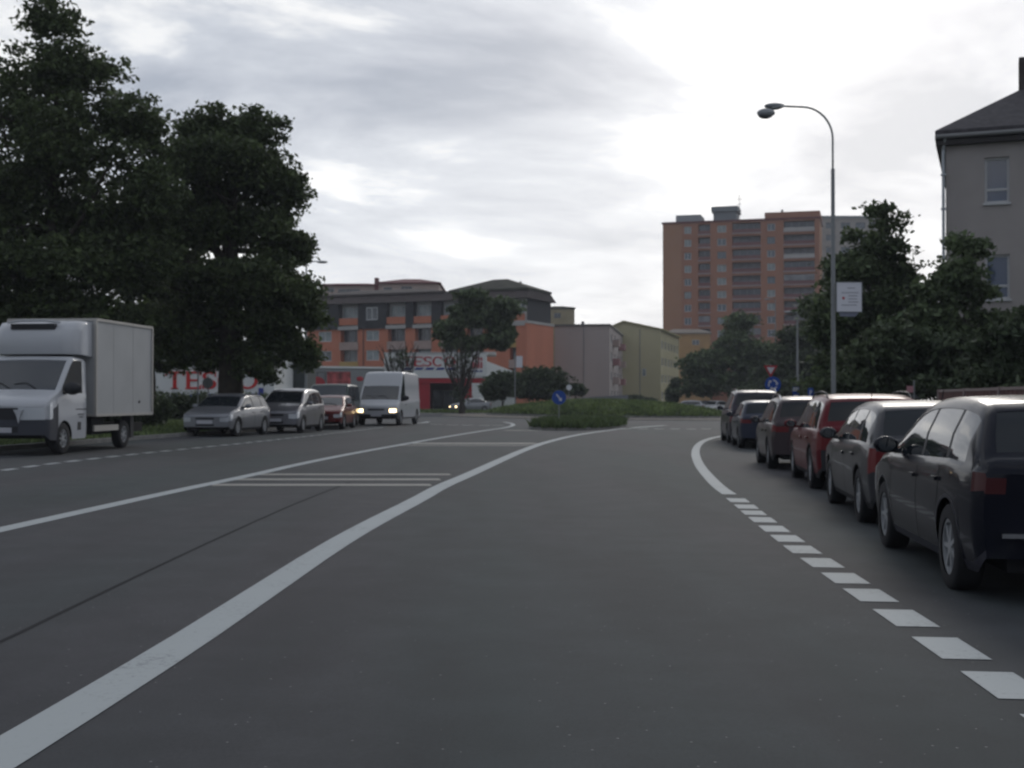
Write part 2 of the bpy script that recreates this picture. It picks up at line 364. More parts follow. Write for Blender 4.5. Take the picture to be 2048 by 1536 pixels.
# faded cross bars of the hatched area between the two solid lines
def row_between(py, a, b, wd, name):
    p, q = G(a, py), G(b, py); ribbon(name, [p, q], wd, 0.0035, M_paint2, it=0)
for py, a, b, wd in ((949, 512, 900, 0.4), (959, 470, 880, 0.4), (970, 425, 862, 0.42), (887, 822, 1075, 1.0), (891, 800, 1062, 0.4), (861, 1010, 1130, 0.8)):
    row_between(py, a, b, wd, 'hatch_bar')
ribbon('tar_seam', [G(*p) for p in [(-150, 1350), (0, 1285), (150, 1212), (300, 1140), (450, 1070), (600, 1003), (700, 965)]], 0.035, 0.002, M_tar, it=1)

# roundabout island, apron, splitter island
def disc_strip(name, c, r0, r1, z0, z1, m, n=64, kind='structure'):
    v = []; f = []
    for r, z in ((r0, z0), (r1, z1)):
        for j in range(n):
            t = 2 * math.pi * j / n; x = c.x + r * math.cos(t); v.append((x, c.y + r * math.sin(t), gz(x) + z))
    for j in range(n): f.append((j, (j + 1) % n, n + (j + 1) % n, n + j))
    return obj(name, v, f, m, kind=kind)
disc_strip('apron', RC, RR, RR + 3.4, 0.10, 0.06, M_cobble)
disc_strip('apron_kerb', RC, RR + 3.4, RR + 3.41, 0.06, -0.02, M_kerb)
disc_strip('island_kerb', RC, RR - 0.01, RR, 0.24, 0.09, M_kerb)
M_grass = leafmat('grass_blades', (0.06, 0.09, 0.034), (0.15, 0.195, 0.07), 0.35)
M_grass_dark = leafmat('grass_dark', (0.04, 0.062, 0.026), (0.09, 0.122, 0.046), 0.6)
def moundz(r): return 0.22 + 1.02 * max(0, 1 - (r / RR) ** 2) ** 0.8
v = []; f = []; nn = 48; rings = 10
for i in range(rings + 1):
    r = RR * (1 - i / rings) + 0.001
    for j in range(nn):
        t = 2 * math.pi * j / nn; x = RC.x + r * math.cos(t); v.append((x, RC.y + r * math.sin(t), gz(x) + moundz(r)))
for i in range(rings):
    for j in range(nn): f.append((i * nn + j, i * nn + (j + 1) % nn, (i + 1) * nn + (j + 1) % nn, (i + 1) * nn + j))
obj('roundabout_mound', v, f, M_soil, kind='structure', smooth=True)

def grass_patch(name, pts, hmin, hmax, m, label, wd=0.05):
    """pts: (n,3) tuft positions; three crossed blades each"""
    n = len(pts); B = []
    for k in range(3):
        a = nr.rand(n) * math.pi * 2; h = hmin + (hmax - hmin) * nr.rand(n) ** 1.5; ww = wd * (0.6 + nr.rand(n)); lean = (nr.rand(n, 2) - 0.5) * h[:, None] * 1.5
        off = (nr.rand(n, 2) - 0.5) * 0.25
        dx = np.stack([np.cos(a), np.sin(a), np.zeros(n)], 1) * ww[:, None]
        base = pts + np.concatenate([off, np.zeros((n, 1))], 1); top = base + np.stack([lean[:, 0], lean[:, 1], h], 1)
        B.append(np.stack([base - dx, base + dx, top], 1))
    V = np.concatenate(B).reshape(-1, 3)
    o = link(name, npmesh(name, V, 3, m)); o['kind'] = 'stuff'; tag(o, label, 'grass'); return o
a = nr.rand(9000) * 2 * math.pi; r = RR * np.sqrt(nr.rand(9000)); r = r * 0.995
pts = np.stack([RC.x + r * np.cos(a), RC.y + r * np.sin(a), np.array([moundz(q) for q in r])], 1); pts[:, 2] += SLOPE * pts[:, 0]
grass_patch('grass', pts, 0.08, 0.3, M_grass, 'long green grass covering the raised roundabout mound', 0.07)
# splitter island
sA = [G(1062, 858), G(1090, 861.5), G(1180, 861), G(1232, 857.5), G(1256, 851), G(1230, 846), G(1140, 845), G(1085, 849)]
spl = smoothline([Vector((p.x, p.y, 0)) for p in sA + [sA[0]]], 1)
v = [(p.x, p.y, gz(p.x) + 0.12) for p in spl] + [(p.x, p.y, gz(p.x) - 0.02) for p in spl]; k = len(spl)
obj('splitter_island', v, [tuple(range(k))] + [(i, i + 1, k + i + 1, k + i) for i in range(k - 1)], M_kerb, kind='structure')
xs = [p.x for p in spl]; ys = [p.y for p in spl]; cxs = sum(xs) / k; cys = sum(ys) / k
q = []
while len(q) < 5200:
    x = rnd.uniform(min(xs), max(xs)); y = rnd.uniform(min(ys), max(ys)); ins = False
    for i in range(k - 1):
        x1, y1, x2, y2 = spl[i].x, spl[i].y, spl[i + 1].x, spl[i + 1].y
        if (y1 > y) != (y2 > y) and x < (x2 - x1) * (y - y1) / (y2 - y1) + x1: ins = not ins
    if ins: q.append((x, y, gz(x) + 0.1))
grass_patch('grass', np.array(q), 0.14, 0.46, M_grass_dark, 'tall dark grass filling the splitter island by the keep right sign', 0.045)
# verge grass behind the parked cars and the belt of grass beyond the ring road
n = 9000; y = 20 + nr.rand(n) * 40; kx = np.interp(y, [p[1] for p in left_kerb], [p[0] for p in left_kerb]); x = kx - 0.3 - nr.rand(n) ** 1.5 * 9
grass_patch('grass', np.stack([x, y, SLOPE * x + 0.08], 1), 0.05, 0.16, M_grass, 'short mown green grass of the verge under the big trees', 0.035)
n = 9000; y = 118 + nr.rand(n) * 9; x = -24 + nr.rand(n) * 44
grass_patch('grass', np.stack([x, y, SLOPE * x - 0.05], 1), 0.1, 0.35, M_grass, 'belt of rough green grass between ring road and back road', 0.08)

# ------------------------------------------------------------------ vehicles
M_tyre = mat('tyre', (0.018, 0.018, 0.02), 0.85, bump=0.2, bscale=60)
M_rim = mat('alloy', (0.36, 0.37, 0.38), 0.4, 0.35)
M_hub = mat('hub_dark', (0.02, 0.02, 0.022), 0.7)
M_glass = mat('car_glass', (0.014, 0.018, 0.022), 0.03, spec=0.9)
M_glass_r = mat('rear_glass', (0.014, 0.018, 0.022), 0.08, spec=0.25)
M_black = mat('black_plastic', (0.02, 0.021, 0.024), 0.55)
M_under = mat('underbody', (0.012, 0.012, 0.013), 0.9)
M_lampred = mat('tail_lamp_red', (0.12, 0.005, 0.007), 0.35)
M_lampclr = mat('headlamp_lens', (0.55, 0.57, 0.6), 0.12, 0.35, coat=1.0)
M_plate = mat('number_plate', (0.42, 0.42, 0.45), 0.5)
M_chrome = mat('chrome', (0.7, 0.7, 0.72), 0.12, 1.0)
M_lit = mat('lit_headlamp', (1, 0.85, 0.6), 0.3, emit=((1.0, 0.72, 0.38), 6.0))
def paint(name, c, metal=0.35, rough=0.32): return mat(name, c, rough, metal * 0.5, coat=0.45 if sum(c) > 0.25 else 0.28, spec=0.08)

WC = {}
def wheel_meshes(r, rimr, wd, mrim, key):
    if key in WC: return WC[key]
    prof = [(-wd / 2, rimr), (-wd / 2, r * 0.93), (-wd * 0.42, r * 0.985), (-wd * 0.25, r), (wd * 0.25, r), (wd * 0.42, r * 0.985), (wd / 2, r * 0.93), (wd / 2, rimr)]
    n = 28; v = []; f = []
    for j in range(n):
        t = 2 * math.pi * j / n
        for yy, rr in prof: v.append((rr * math.cos(t), yy, rr * math.sin(t)))
    m = len(prof)
    for j in range(n):
        for i in range(m - 1): a = j * m + i; b = ((j + 1) % n) * m + i; f.append((a, a + 1, b + 1, b))
    ty = bpy.data.meshes.new('tyre'); ty.from_pydata(v, [], f); ty.materials.append(M_tyre); ty.shade_smooth(); ty.set_sharp_from_angle(angle=R(50))
    rb = MB(); n = 28                                    # rim: outer lip, hub and seven spokes, both faces of the wheel
    for sgn in (1, -1):
        yo = wd / 2 - 0.012
        prof2 = [(rimr, yo), (rimr * 0.88, yo), (rimr * 0.86, yo - 0.05)]
        kk = len(rb.v)
        for j in range(n):
            t = 2 * math.pi * j / n
            for rr, yy in prof2: rb.v.append(Vector((rr * math.cos(t), sgn * yy, rr * math.sin(t))))
        for j in range(n):
            for i in range(2): a = kk + j * 3 + i; b = kk + ((j + 1) % n) * 3 + i; rb.f.append((a, a + 1, b + 1, b))
        for j in range(7):
            t = 2 * math.pi * j / 7; M = Matrix.Rotation(t, 4, 'Y')
            y0, y1 = (yo - 0.035, yo - 0.005) if sgn > 0 else (-yo + 0.005, -yo + 0.035)
            rb.box(rimr * 0.12, rimr * 0.89, y0, y1, -rimr * 0.075, rimr * 0.075, M)
        rb.disc((0, sgn * (yo - 0.002), 0), rimr * 0.24, (0, sgn, 0), 16, 0.03)
    rim = rb.mesh('rim', mrim)
    hb = MB(); hb.disc((0, wd / 2 - 0.07, 0), rimr * 0.9, (0, 1, 0), 20); hb.disc((0, -wd / 2 + 0.07, 0), rimr * 0.9, (0, -1, 0), 20)
    hub = hb.mesh('brake_disc', M_hub)
    WC[key] = (ty, rim, hub); return WC[key]

def smooth_profile(pts, it=1):
    """round the corners of a polyline"""
    for _ in range(it):
        q = [pts[0]]
        for i in range(1, len(pts) - 1):
            p, a, b = pts[i], pts[i - 1], pts[i + 1]
            t = 0.18; q += [(p[0] + (a[0] - p[0]) * t, p[1] + (a[1] - p[1]) * t), (p[0] + (b[0] - p[0]) * t, p[1] + (b[1] - p[1]) * t)]
        q.append(pts[-1]); pts = q
    return pts

def car(name, label, cat, sp, pnt, group=None):
    """sp: L W T(top profile) B(belt) xf xr wr windows ws(windscreen x) rw(rear window x) lean ..."""
    L, W = sp['L'], sp['W']; hx = L / 2; hw = W / 2; wr = sp['wr']; ar = wr + 0.045
    sill = sp.get('sill', 0.2); T = smooth_profile(sp['T'], 2); Bp = sp['B']; lean = sp.get('lean', 0.38); bow = sp.get('bow', 0.14)
    xs = set()
    n = int(L / 0.1)
    for i in range(n + 1): xs.add(-hx + L * i / n)
    for p in T: xs.add(p[0])
    for ax in (sp['xf'], sp['xr']):
        for j in range(13): xs.add(ax - ar * math.cos(math.pi * j / 12))
    for a, b in sp['win']: xs |= {a, b}
    xs |= {sp['ws'][0], sp['ws'][1], sp['rw'][0], sp['rw'][1], hx - 0.3, -hx + 0.17}
    for d in (0.01, 0.03, 0.07, 0.14): xs |= {hx - d, -hx + d}
    xs = sorted(x for x in xs if -hx - 1e-6 <= x <= hx + 1e-6)
    ys = [xs[0]]
    keep = set([sp['ws'][0], sp['ws'][1], sp['rw'][0], sp['rw'][1]] + [c for p in sp['win'] for c in p] + [hx, -hx, hx - 0.3, -hx + 0.17])
    for x in xs[1:]:
        if x - ys[-1] < 0.012:
            if x in keep: ys[-1] = x
            continue
        ys.append(x)
    xs = ys
    vprof = [(0.15, 0.90), (0.3, 0.975), (0.5, 0.995), (0.62, 1.0), (0.8, 0.985), (1.0, 0.96), (3.0, 0.955)]
    if sp.get('van'): vprof = [(0.15, 0.95), (0.3, 0.985), (0.6, 1.0), (1.2, 0.995), (3, 0.99)]
    fr = [0, 0.1, 0.32, 0.56, 0.8, 1.0]
    def plan(x):
        t = min(1, abs(x) / hx); e = max(0, (hx - abs(x))); s = 1 - (0.02 if sp.get('van') else 0.06) * t ** 4
        if e < 0.16: s -= 0.05 * (1 - e / 0.16) ** 2
        return s
    rings = []
    for x in xs:
        t_ = interp(T, x); b_ = min(interp(Bp, x), t_ - 0.03); S = sill + 0.12 * max(0, (abs(x) - hx + 0.25) / 0.25) ** 2
        for ax in (sp['xf'], sp['xr']):
            if abs(x - ax) < ar: S = max(S, wr + math.sqrt(max(0, ar * ar - (x - ax) ** 2)))
        S = min(S, b_ - 0.08)
        pl = plan(x) * hw; row = []
        for q in fr: z = S + (b_ - S) * q; row.append((pl * interp(vprof, z), z))
        wB = row[-1][0]; gh = t_ - b_
        z6 = b_ + min(0.035, 0.2 * gh); z8 = t_ - min(0.10, 0.4 * gh); z9 = t_ - min(0.05, 0.22 * gh); z7 = (z6 + z8) / 2
        bulge = (0.0 if sp.get('van') else 0.02) if gh > 0.2 else 0
        row.append((wB - 0.015 - (z6 - b_) * lean, z6)); row.append((wB - 0.015 - (z7 - b_) * lean + bulge, z7)); row.append((wB - 0.015 - (z8 - b_) * lean, z8))
        w8 = row[-1][0]
        row.append((w8 - min(0.03, gh * 0.3), z9)); row.append((w8 - 0.03 - min(0.07, gh * 0.5), t_ - min(0.014, 0.1 * gh))); row.append((w8 * 0.5, t_ - 0.002)); row.append((0, t_ + 0.004))
        rings.append(row)
    NR = 13
    def bx(x, y, z=0):
        k = max(0, (abs(x) - (hx - 0.9)) / 0.9) ** 1.5; return x - math.copysign(1, x) * bow * (abs(y) / hw) ** 2.2 * k
    V = []; cells = {}
    idx = {}
    for i, x in enumerate(xs):
        for j, (y, z) in enumerate(rings[i]):
            idx[(i, j, 1)] = len(V); V.append((bx(x, y), y, z))
            if j < NR - 1: idx[(i, j, -1)] = len(V); V.append((bx(x, y), -y, z))
            else: idx[(i, j, -1)] = idx[(i, j, 1)]
    ws, rw = sp['ws'], sp['rw']
    groups = {}
    def put(key, f): groups.setdefault(key, []).append(f)
    for i in range(len(xs) - 1):
        xc = (xs[i] + xs[i + 1]) / 2
        for j in range(NR - 1):
            for s in (1, -1):
                a, b, c, d = idx[(i, j, s)], idx[(i + 1, j, s)], idx[(i + 1, j + 1, s)], idx[(i, j + 1, s)]
                f = (a, b, c, d) if s < 0 else (a, d, c, b)
                if len(set(f)) < 4: f = tuple(dict.fromkeys(f))
                if len(f) < 3: continue
                key = 'body'
                ghm = interp(T, xc) - interp(Bp, xc)
                if j in (6, 7) and ghm > 0.16:
                    for wi, (p, q) in enumerate(sp['win']):
                        if p < xc < q: key = ('side_window', wi, s)
                    if key == 'body' and min(p for p, q in sp['win']) < xc < max(q for p, q in sp['win']): key = ('pillar', sum(q < xc for p, q in sp['win']), s)
                if j >= 10 and ws[0] < xc < ws[1]: key = 'windscreen'
                if j >= 10 and rw[0] < xc < rw[1] and sp.get('rearglass', True): key = 'rear_window'
                if j == 0 and sp.get('darksill', True) : key = 'sill_trim'
                if sp.get('bumperside') and xc > hx - sp['bumperside'] and j <= (3 if L < 3 else 2) and not (j == 3 and xc > hx - .25 and L > 3): key = 'front_bumper'
                if sp.get('headside', True) and xc > hx - 0.3 and j in (3, 4): key = ('headlamp', 0, s)
                if xc < -hx + 0.17 and j in sp.get('tailrows', (3, 4)): key = ('tail_lamp', 0, s)
                put(key, f)
    U = [-1, -0.84, -0.66, -0.42, -0.2, 0, 0.2, 0.42, 0.66, 0.84, 1]
    for end, i in ((1, len(xs) - 1), (-1, 0)):
        x = xs[i]; grid = []
        for j in range(NR - 1):
            y, z = rings[i][j]; rowi = []
            for k, u in enumerate(U):
                if k == 0: rowi.append(idx[(i, j, -1)])
                elif k == len(U) - 1: rowi.append(idx[(i, j, 1)])
                else: rowi.append(len(V)); V.append((bx(x, y * u), y * u, z))
            grid.append(rowi)
        for j in range(NR - 2):
            for k in range(len(U) - 1):
                f = (grid[j][k], grid[j][k + 1], grid[j + 1][k + 1], grid[j + 1][k])
                if end < 0: f = f[::-1]
                uc = abs((U[k] + U[k + 1]) / 2); key = 'body'; s = 1 if U[k] + U[k + 1] > 0 else -1
                if end > 0:
                    if j <= sp.get('fb', 0): key = 'front_bumper'
                    if j == 1 and uc < 0.5: key = 'lower_grille'
                    if j in (3, 4) and uc > sp.get('hl', 0.6): key = ('headlamp', 0, s)
                    if j == 4 and uc < 0.42: key = 'grille'
                    if sp.get('biggrille') and j == 3 and uc < 0.5: key = 'grille'
                else:
                    if j <= sp.get('rb', 2): key = 'rear_bumper'
                    if j in sp.get('tailrows', (3, 4)) and uc > sp.get('tl', 0.7): key = ('tail_lamp', 0, s)
                put(key, f)
    mm = {'body': pnt, 'side_window': sp.get('swmat', M_glass), 'pillar': M_black, 'windscreen': M_glass, 'rear_window': M_glass_r, 'sill_trim': sp.get('sillmat', M_black), 'headlamp': sp.get('hlmat', M_lampclr),
          'tail_lamp': sp.get('tlmat', M_lampred), 'front_bumper': sp.get('bumpmat', pnt), 'rear_bumper': sp.get('rbmat', sp.get('bumpmat', pnt)), 'lower_grille': M_black, 'grille': M_black}
    root = thing(name, label, cat, group=group)
    for key, fs in groups.items():
        nm = key if isinstance(key, str) else key[0]
        used = sorted({i for f in fs for i in f}); mp = {u: k for k, u in enumerate(used)}
        vv = [Vector(V[u]) for u in used]
        if nm in ('side_window', 'windscreen', 'rear_window', 'pillar'):
            c = Vector((0, 0, 0.9)); vv = [p + Vector((0 if nm != 'windscreen' else -0.003, -math.copysign(0.006, p.y) if nm in ('side_window', 'pillar') else 0, -0.004 if nm in ('windscreen', 'rear_window') else 0)) for p in vv]
        obj(nm, vv, [tuple(mp[u] for u in f) for f in fs], mm[nm], root, smooth=True, angle=38)
    # dark floor, wheel wells and cabin floor
    MB().box(-hx + 0.15, hx - 0.15, -hw + 0.26, hw - 0.26, sill + 0.02, min(0.62, interp(Bp, 0) - 0.2)).box(sp['xr'] + ar, sp['xf'] - ar, -hw + 0.1, hw - 0.1, sill + 0.02, sill + 0.1).build('underbody', M_under, root)
    tw = 0.2; ty, rim, hub = wheel_meshes(wr, wr * sp.get('rimk', 0.66), tw, sp.get('rimmat', M_rim), (wr, sp.get('rimk', 0.66), sp.get('rimmat', M_rim).name))
    for ax in (sp['xf'], sp['xr']):
        for s in (1, -1):
            y = s * (hw - tw / 2 - 0.02); wo = link('wheel', ty, root, loc=(ax, y, wr)); link('rim', rim, wo); link('brake_disc', hub, wo)
    # seams, handles, mirrors, plates
    def sidew(x, z):
        return plan(x) * hw * interp(vprof, z)
    sm = MB(); hd = MB()
    for x in sp['seams']:
        b_ = interp(Bp, x); k = []
        zs = [0.26 + (b_ - 0.28) * i / 7 for i in range(8)]
        for ax in (sp['xf'], sp['xr']):
            if abs(x - ax) < ar: zs = [wr + math.sqrt(max(0, ar * ar - (x - ax) ** 2)) + 0.02 + (b_ - 0.04 - wr - math.sqrt(max(0, ar * ar - (x - ax) ** 2))) * i / 5 for i in range(6)]
        for s in (1, -1):
            sm = MB()
            for z0, z1 in zip(zs, zs[1:]):
                y0, y1 = s * (sidew(x, z0) + 0.002), s * (sidew(x, z1) + 0.002)
                sm.quad((x - 0.006, y0, z0), (x + 0.006, y0, z0), (x + 0.006, y1, z1), (x - 0.006, y1, z1))
            sm.build('door_seam', M_under, root)
    for x in sp['handles']:
        z = interp(Bp, x) - 0.12
        for s in (1, -1):
            y = s * (sidew(x, z) + 0.012); MB().box(x - 0.09, x + 0.09, y - 0.014, y + 0.014, z - 0.015, z + 0.015).build('door_handle', sp.get('handlemat', pnt), root)
    mxp, mz = sp['mirror']
    for s in (1, -1):
        y = s * (sidew(mxp, mz)); ms = sp.get('msize', 1.0)
        b = MB().ell((mxp, y + s * 0.1 * ms, mz + 0.07 * ms), (0.055 * ms, 0.11 * ms, 0.075 * ms), 12, 8).box(mxp - 0.02, mxp + 0.02, min(y - s * .03, y + s * .06), max(y - s * .03, y + s * .06), mz, mz + 0.04)
        mo = b.build('wing_mirror', sp.get('mirmat', pnt), root, smooth=True)
        MB().disc((mxp - 0.054 * ms, y + s * 0.1 * ms, mz + 0.07 * ms), 0.075 * ms, (-1, 0, 0), 12, 0, 1, 0.8).build('mirror_glass', M_glass, mo)
    pz = sp.get('platez', (0.48, 0.85))
    MB().box(hx, hx + 0.012, -0.26, 0.26, pz[0] - 0.055, pz[0] + 0.055).build('number_plate', M_plate, root)
    MB().box(-hx - 0.012, -hx + 0.01, -0.26, 0.26, pz[1] - 0.055, pz[1] + 0.055).build('number_plate', M_plate, root)
    # wipers and roof aerial
    if sp.get('wipers', True):
        x1 = ws[1] - 0.02; wp = MB()
        for y0 in (-0.15, 0.45): wp = MB(); wp.tube([(x1, y0, interp(T, x1) + 0.015), (x1 - 0.12, y0 - 0.28, interp(T, x1 - 0.12) + 0.02), (x1 - 0.1, y0 - 0.55, interp(T, x1 - 0.1) + 0.015)], 0.009, 5); wp.build('wiper', M_black, root)
    if sp.get('aerial', True):
        xa = sp['rw'][1] + 0.1; MB().tube([(xa, 0, interp(T, xa)), (xa - 0.12, 0, interp(T, xa) + 0.17)], 0.006, 5).build('aerial', M_black, root)
    if sp.get('rails'):
        for s in (1, -1):
            xa, xb = sp['rails']; pt = []
            for i in range(9):
                x = xa + (xb - xa) * i / 8; t_ = interp(T, x); b_ = interp(Bp, x); yy = s * (plan(x) * hw * 0.96 - 0.05 - (t_ - b_) * lean); pt.append((x, yy, t_ + (0.035 if 0 < i < 8 else -0.03)))
            MB().tube(pt, 0.014, 6).build('roof_rail', sp.get('railmat', M_chrome), root)
    return root
def scaleT(pts, L, H, L0, H0): return [(x * L / L0, z * H / H0) for x, z in pts]
def hatch(L=4.2, W=1.74, H=1.44, wr=0.31, **kw):
    k = L / 4.2
    T = [(-2.10, .90), (-2.08, .96), (-2.03, 1.0), (-1.98, 1.02), (-1.66, 1.34), (-1.5, 1.395), (-1.1, 1.43), (-.5, 1.44), (0.0, 1.42), (.32, 1.36), (.7, 1.17), (1.08, .98), (1.45, .915), (1.85, .82), (2.02, .76), (2.08, .71), (2.10, .66)]
    B = [(-2.1, .90), (-1.2, .93), (0, .90), (1.1, .87), (1.6, .8), (2.1, .7)]
    sp = dict(L=L, W=W, T=scaleT(T, L, H, 4.2, 1.44), B=scaleT(B, L, H, 4.2, 1.44), xf=1.28 * k, xr=-1.28 * k, wr=wr, ws=(.36 * k, 1.04 * k), rw=(-1.95 * k, -1.66 * k),
              win=[(-1.62 * k, -1.12 * k), (-1.05 * k, -.28 * k), (-.2 * k, .92 * k)], seams=[-1.0 * k, -.24 * k, .84 * k], handles=[-.9 * k, -.1 * k], mirror=(.62 * k, .93 * H / 1.44))
    sp.update(kw); return sp
def sedan(L=4.5, W=1.76, H=1.42, wr=0.31, **kw):
    k = L / 4.5
    T = [(-2.25, .90), (-2.23, .95), (-2.19, .98), (-2.1, 1.0), (-1.72, 1.05), (-1.35, 1.2), (-1.0, 1.335), (-.7, 1.39), (-.3, 1.42), (.1, 1.405), (.4, 1.35), (.8, 1.15), (1.17, .97), (1.6, .9), (2.0, .8), (2.18, .75), (2.23, .7), (2.25, .65)]
    B = [(-2.25, .95), (-1.2, .93), (0, .90), (1.1, .87), (1.7, .8), (2.25, .7)]
    sp = dict(L=L, W=W, T=scaleT(T, L, H, 4.5, 1.42), B=scaleT(B, L, H, 4.5, 1.42), xf=1.36 * k, xr=-1.24 * k, wr=wr, ws=(.44 * k, 1.13 * k), rw=(-1.64 * k, -1.03 * k),
              win=[(-1.42 * k, -1.03 * k), (-.98 * k, -.24 * k), (-.16 * k, .95 * k)], seams=[-.9 * k, -.2 * k, .9 * k], handles=[-.8 * k, -.06 * k], mirror=(.72 * k, .93 * H / 1.42))
    sp.update(kw); return sp
def mpv(L=4.2, W=1.76, H=1.6, wr=0.32, **kw):
    k = L / 4.2
    T = [(-2.10, .98), (-2.08, 1.03), (-2.05, 1.06), (-2.0, 1.1), (-1.82, 1.45), (-1.7, 1.53), (-1.3, 1.575), (-.6, 1.6), (0.0, 1.58), (.4, 1.5), (.8, 1.27), (1.18, 1.06), (1.55, .97), (1.88, .86), (2.03, .8), (2.08, .75), (2.10, .70)]
    B = [(-2.1, .98), (-1.2, .98), (0, .96), (1.1, .93), (1.6, .84), (2.1, .72)]
    sp = dict(L=L, W=W, T=scaleT(T, L, H, 4.2, 1.6), B=scaleT(B, L, H, 4.2, 1.6), xf=1.3 * k, xr=-1.27 * k, wr=wr, ws=(.44 * k, 1.14 * k), rw=(-1.97 * k, -1.79 * k), lean=0.32,
              win=[(-1.74 * k, -1.18 * k), (-1.1 * k, -.28 * k), (-.2 * k, 1.0 * k)], seams=[-1.05 * k, -.24 * k, .88 * k], handles=[-.95 * k, -.12 * k], mirror=(.68 * k, .98 * H / 1.6))
    sp.update(kw); return sp
def van(L=5.2, W=1.98, H=2.55, wr=0.34, **kw):
    T = [(-L / 2, 1.1), (-L / 2 + .02, 1.3), (-L / 2 + .06, H - .2), (-L / 2 + .2, H - .04), (0, H), (L / 2 - 2.1, H), (L / 2 - 1.75, H - .06), (L / 2 - 1.32, H - .62), (L / 2 - 1.28, H - .66), (L / 2 - .72, 1.27), (L / 2 - .66, 1.2), (L / 2 - .2, 1.05), (L / 2 - .06, .97), (L / 2 - .02, .92), (L / 2, .86)]
    B = [(-L / 2, 1.2), (L / 2 - .8, 1.12), (L / 2 - .3, .92), (L / 2, .8)]
    sp = dict(L=L, W=W, T=T, B=B, xf=L / 2 - .95, xr=-L / 2 + 1.0, wr=wr, ws=(L / 2 - 1.24, L / 2 - .70), rw=(-9, -8), lean=0.06, van=True, bow=0.12,
              win=[(L / 2 - 1.95, L / 2 - .95)], seams=[L / 2 - 2.05, L / 2 - .95, -.2], handles=[L / 2 - 1.9], mirror=(L / 2 - 1.05, 1.2), msize=1.7, mirmat=M_black, handlemat=M_black, aerial=False, rearglass=False,
              bumpmat=M_black, fb=1, bumperside=0.5, rimk=0.6, platez=(0.5, 0.9), sill=0.3)
    sp.update(kw); return sp
def place(root, wp, axle, side, sp, head):
    """head: unit (x, y) the nose points to; wp: ground point of the wheel on `axle` ('f'/'r') and `side` (+1 car's left)"""
    h = Vector((head[0], head[1], 0)).normalized(); lf = Vector((-h.y, h.x, 0))
    lx = sp['xf'] if axle == 'f' else sp['xr']; ly = side * (sp['W'] / 2 - 0.08)
    c = Vector((wp.x, wp.y, 0)) - h * lx - lf * ly; c.z = gz(c.x)
    root.location = c; root.rotation_euler = (0, math.atan(-SLOPE) * h.y * 0, math.atan2(h.y, h.x)); return root

RG = 'cars parked along the right kerb'; LG = 'vehicles parked along the left kerb'
sp = hatch(4.25, 1.76, 1.43, 0.315, bumpmat=paint('navy_black', (0.006, 0.007, 0.013), 0.1, 0.25), tailrows=(4,), tl=0.84, tlmat=mat('smoked_lamp', (.05, .004, .006), .3), sillmat=mat('sill_navy', (0.03, 0.03, 0.04), 0.4))
c = car('parked_car', 'black hatchback nearest the camera at the right kerb, with pale alloy wheels', 'car', sp, MATS['navy_black'], RG)
place(c, G(1912, 1176), 'r', 1, sp, (0.115, 1)); 
MB().box(-2.16, -2.1, -0.7, 0.7, 0.47, 0.5).build('bumper_strip', M_chrome, c)
sp = hatch(4.3, 1.76, 1.39, 0.31, tailrows=(3, 4))
c = car('parked_car', 'dark grey car with rounded roof between the black hatchback and the red car', 'car', sp, paint('graphite', (0.045, 0.045, 0.05), 0.6, 0.3), RG); place(c, G(1668, 1006), 'f', 1, sp, (0.13, 1))
sp = mpv(4.35, 1.8, 1.5, 0.33, tailrows=(3, 4), rails=(-1.6, 0.3), rbmat=M_black, railmat=M_black, tl=0.72)
c = car('parked_car', 'dark red sport utility car with roof rails', 'car', sp, paint('deep_red', (0.10, 0.006, 0.011), 0.3, 0.3), RG); place(c, G(1627, 976), 'r', 1, sp, (0.12, 1))
sp = mpv(3.95, 1.72, 1.48, 0.31, tailrows=(4,), rails=(-1.5, 0.3))
c = car('parked_car', 'dark brown compact tall car parked just beyond the red one', 'car', sp, paint('taupe_silver', (0.055, 0.042, 0.045), 0.6, 0.3), RG); place(c, G(1541, 937), 'r', 1, sp, (0.11, 1))
sp = hatch(3.9, 1.66, 1.4, 0.3, tailrows=(4,), tl=0.7)
c = car('parked_car', 'small dark blue hatchback behind the tall dark van', 'car', sp, paint('midnight_blue', (0.03, 0.035, 0.055), 0.5, 0.3), RG); place(c, G(1480, 896), 'r', 1, sp, (0.1, 1))
sp = mpv(4.6, 1.84, 1.74, 0.32, tailrows=(3,), rails=(-1.8, .4))
c = car('parked_car', 'tall dark people carrier at the far end of the right kerb row', 'car', sp, paint('aubergine', (0.035, 0.028, 0.04), 0.5, 0.3), RG); place(c, G(1458, 886), 'r', 1, sp, (0.1, 1))

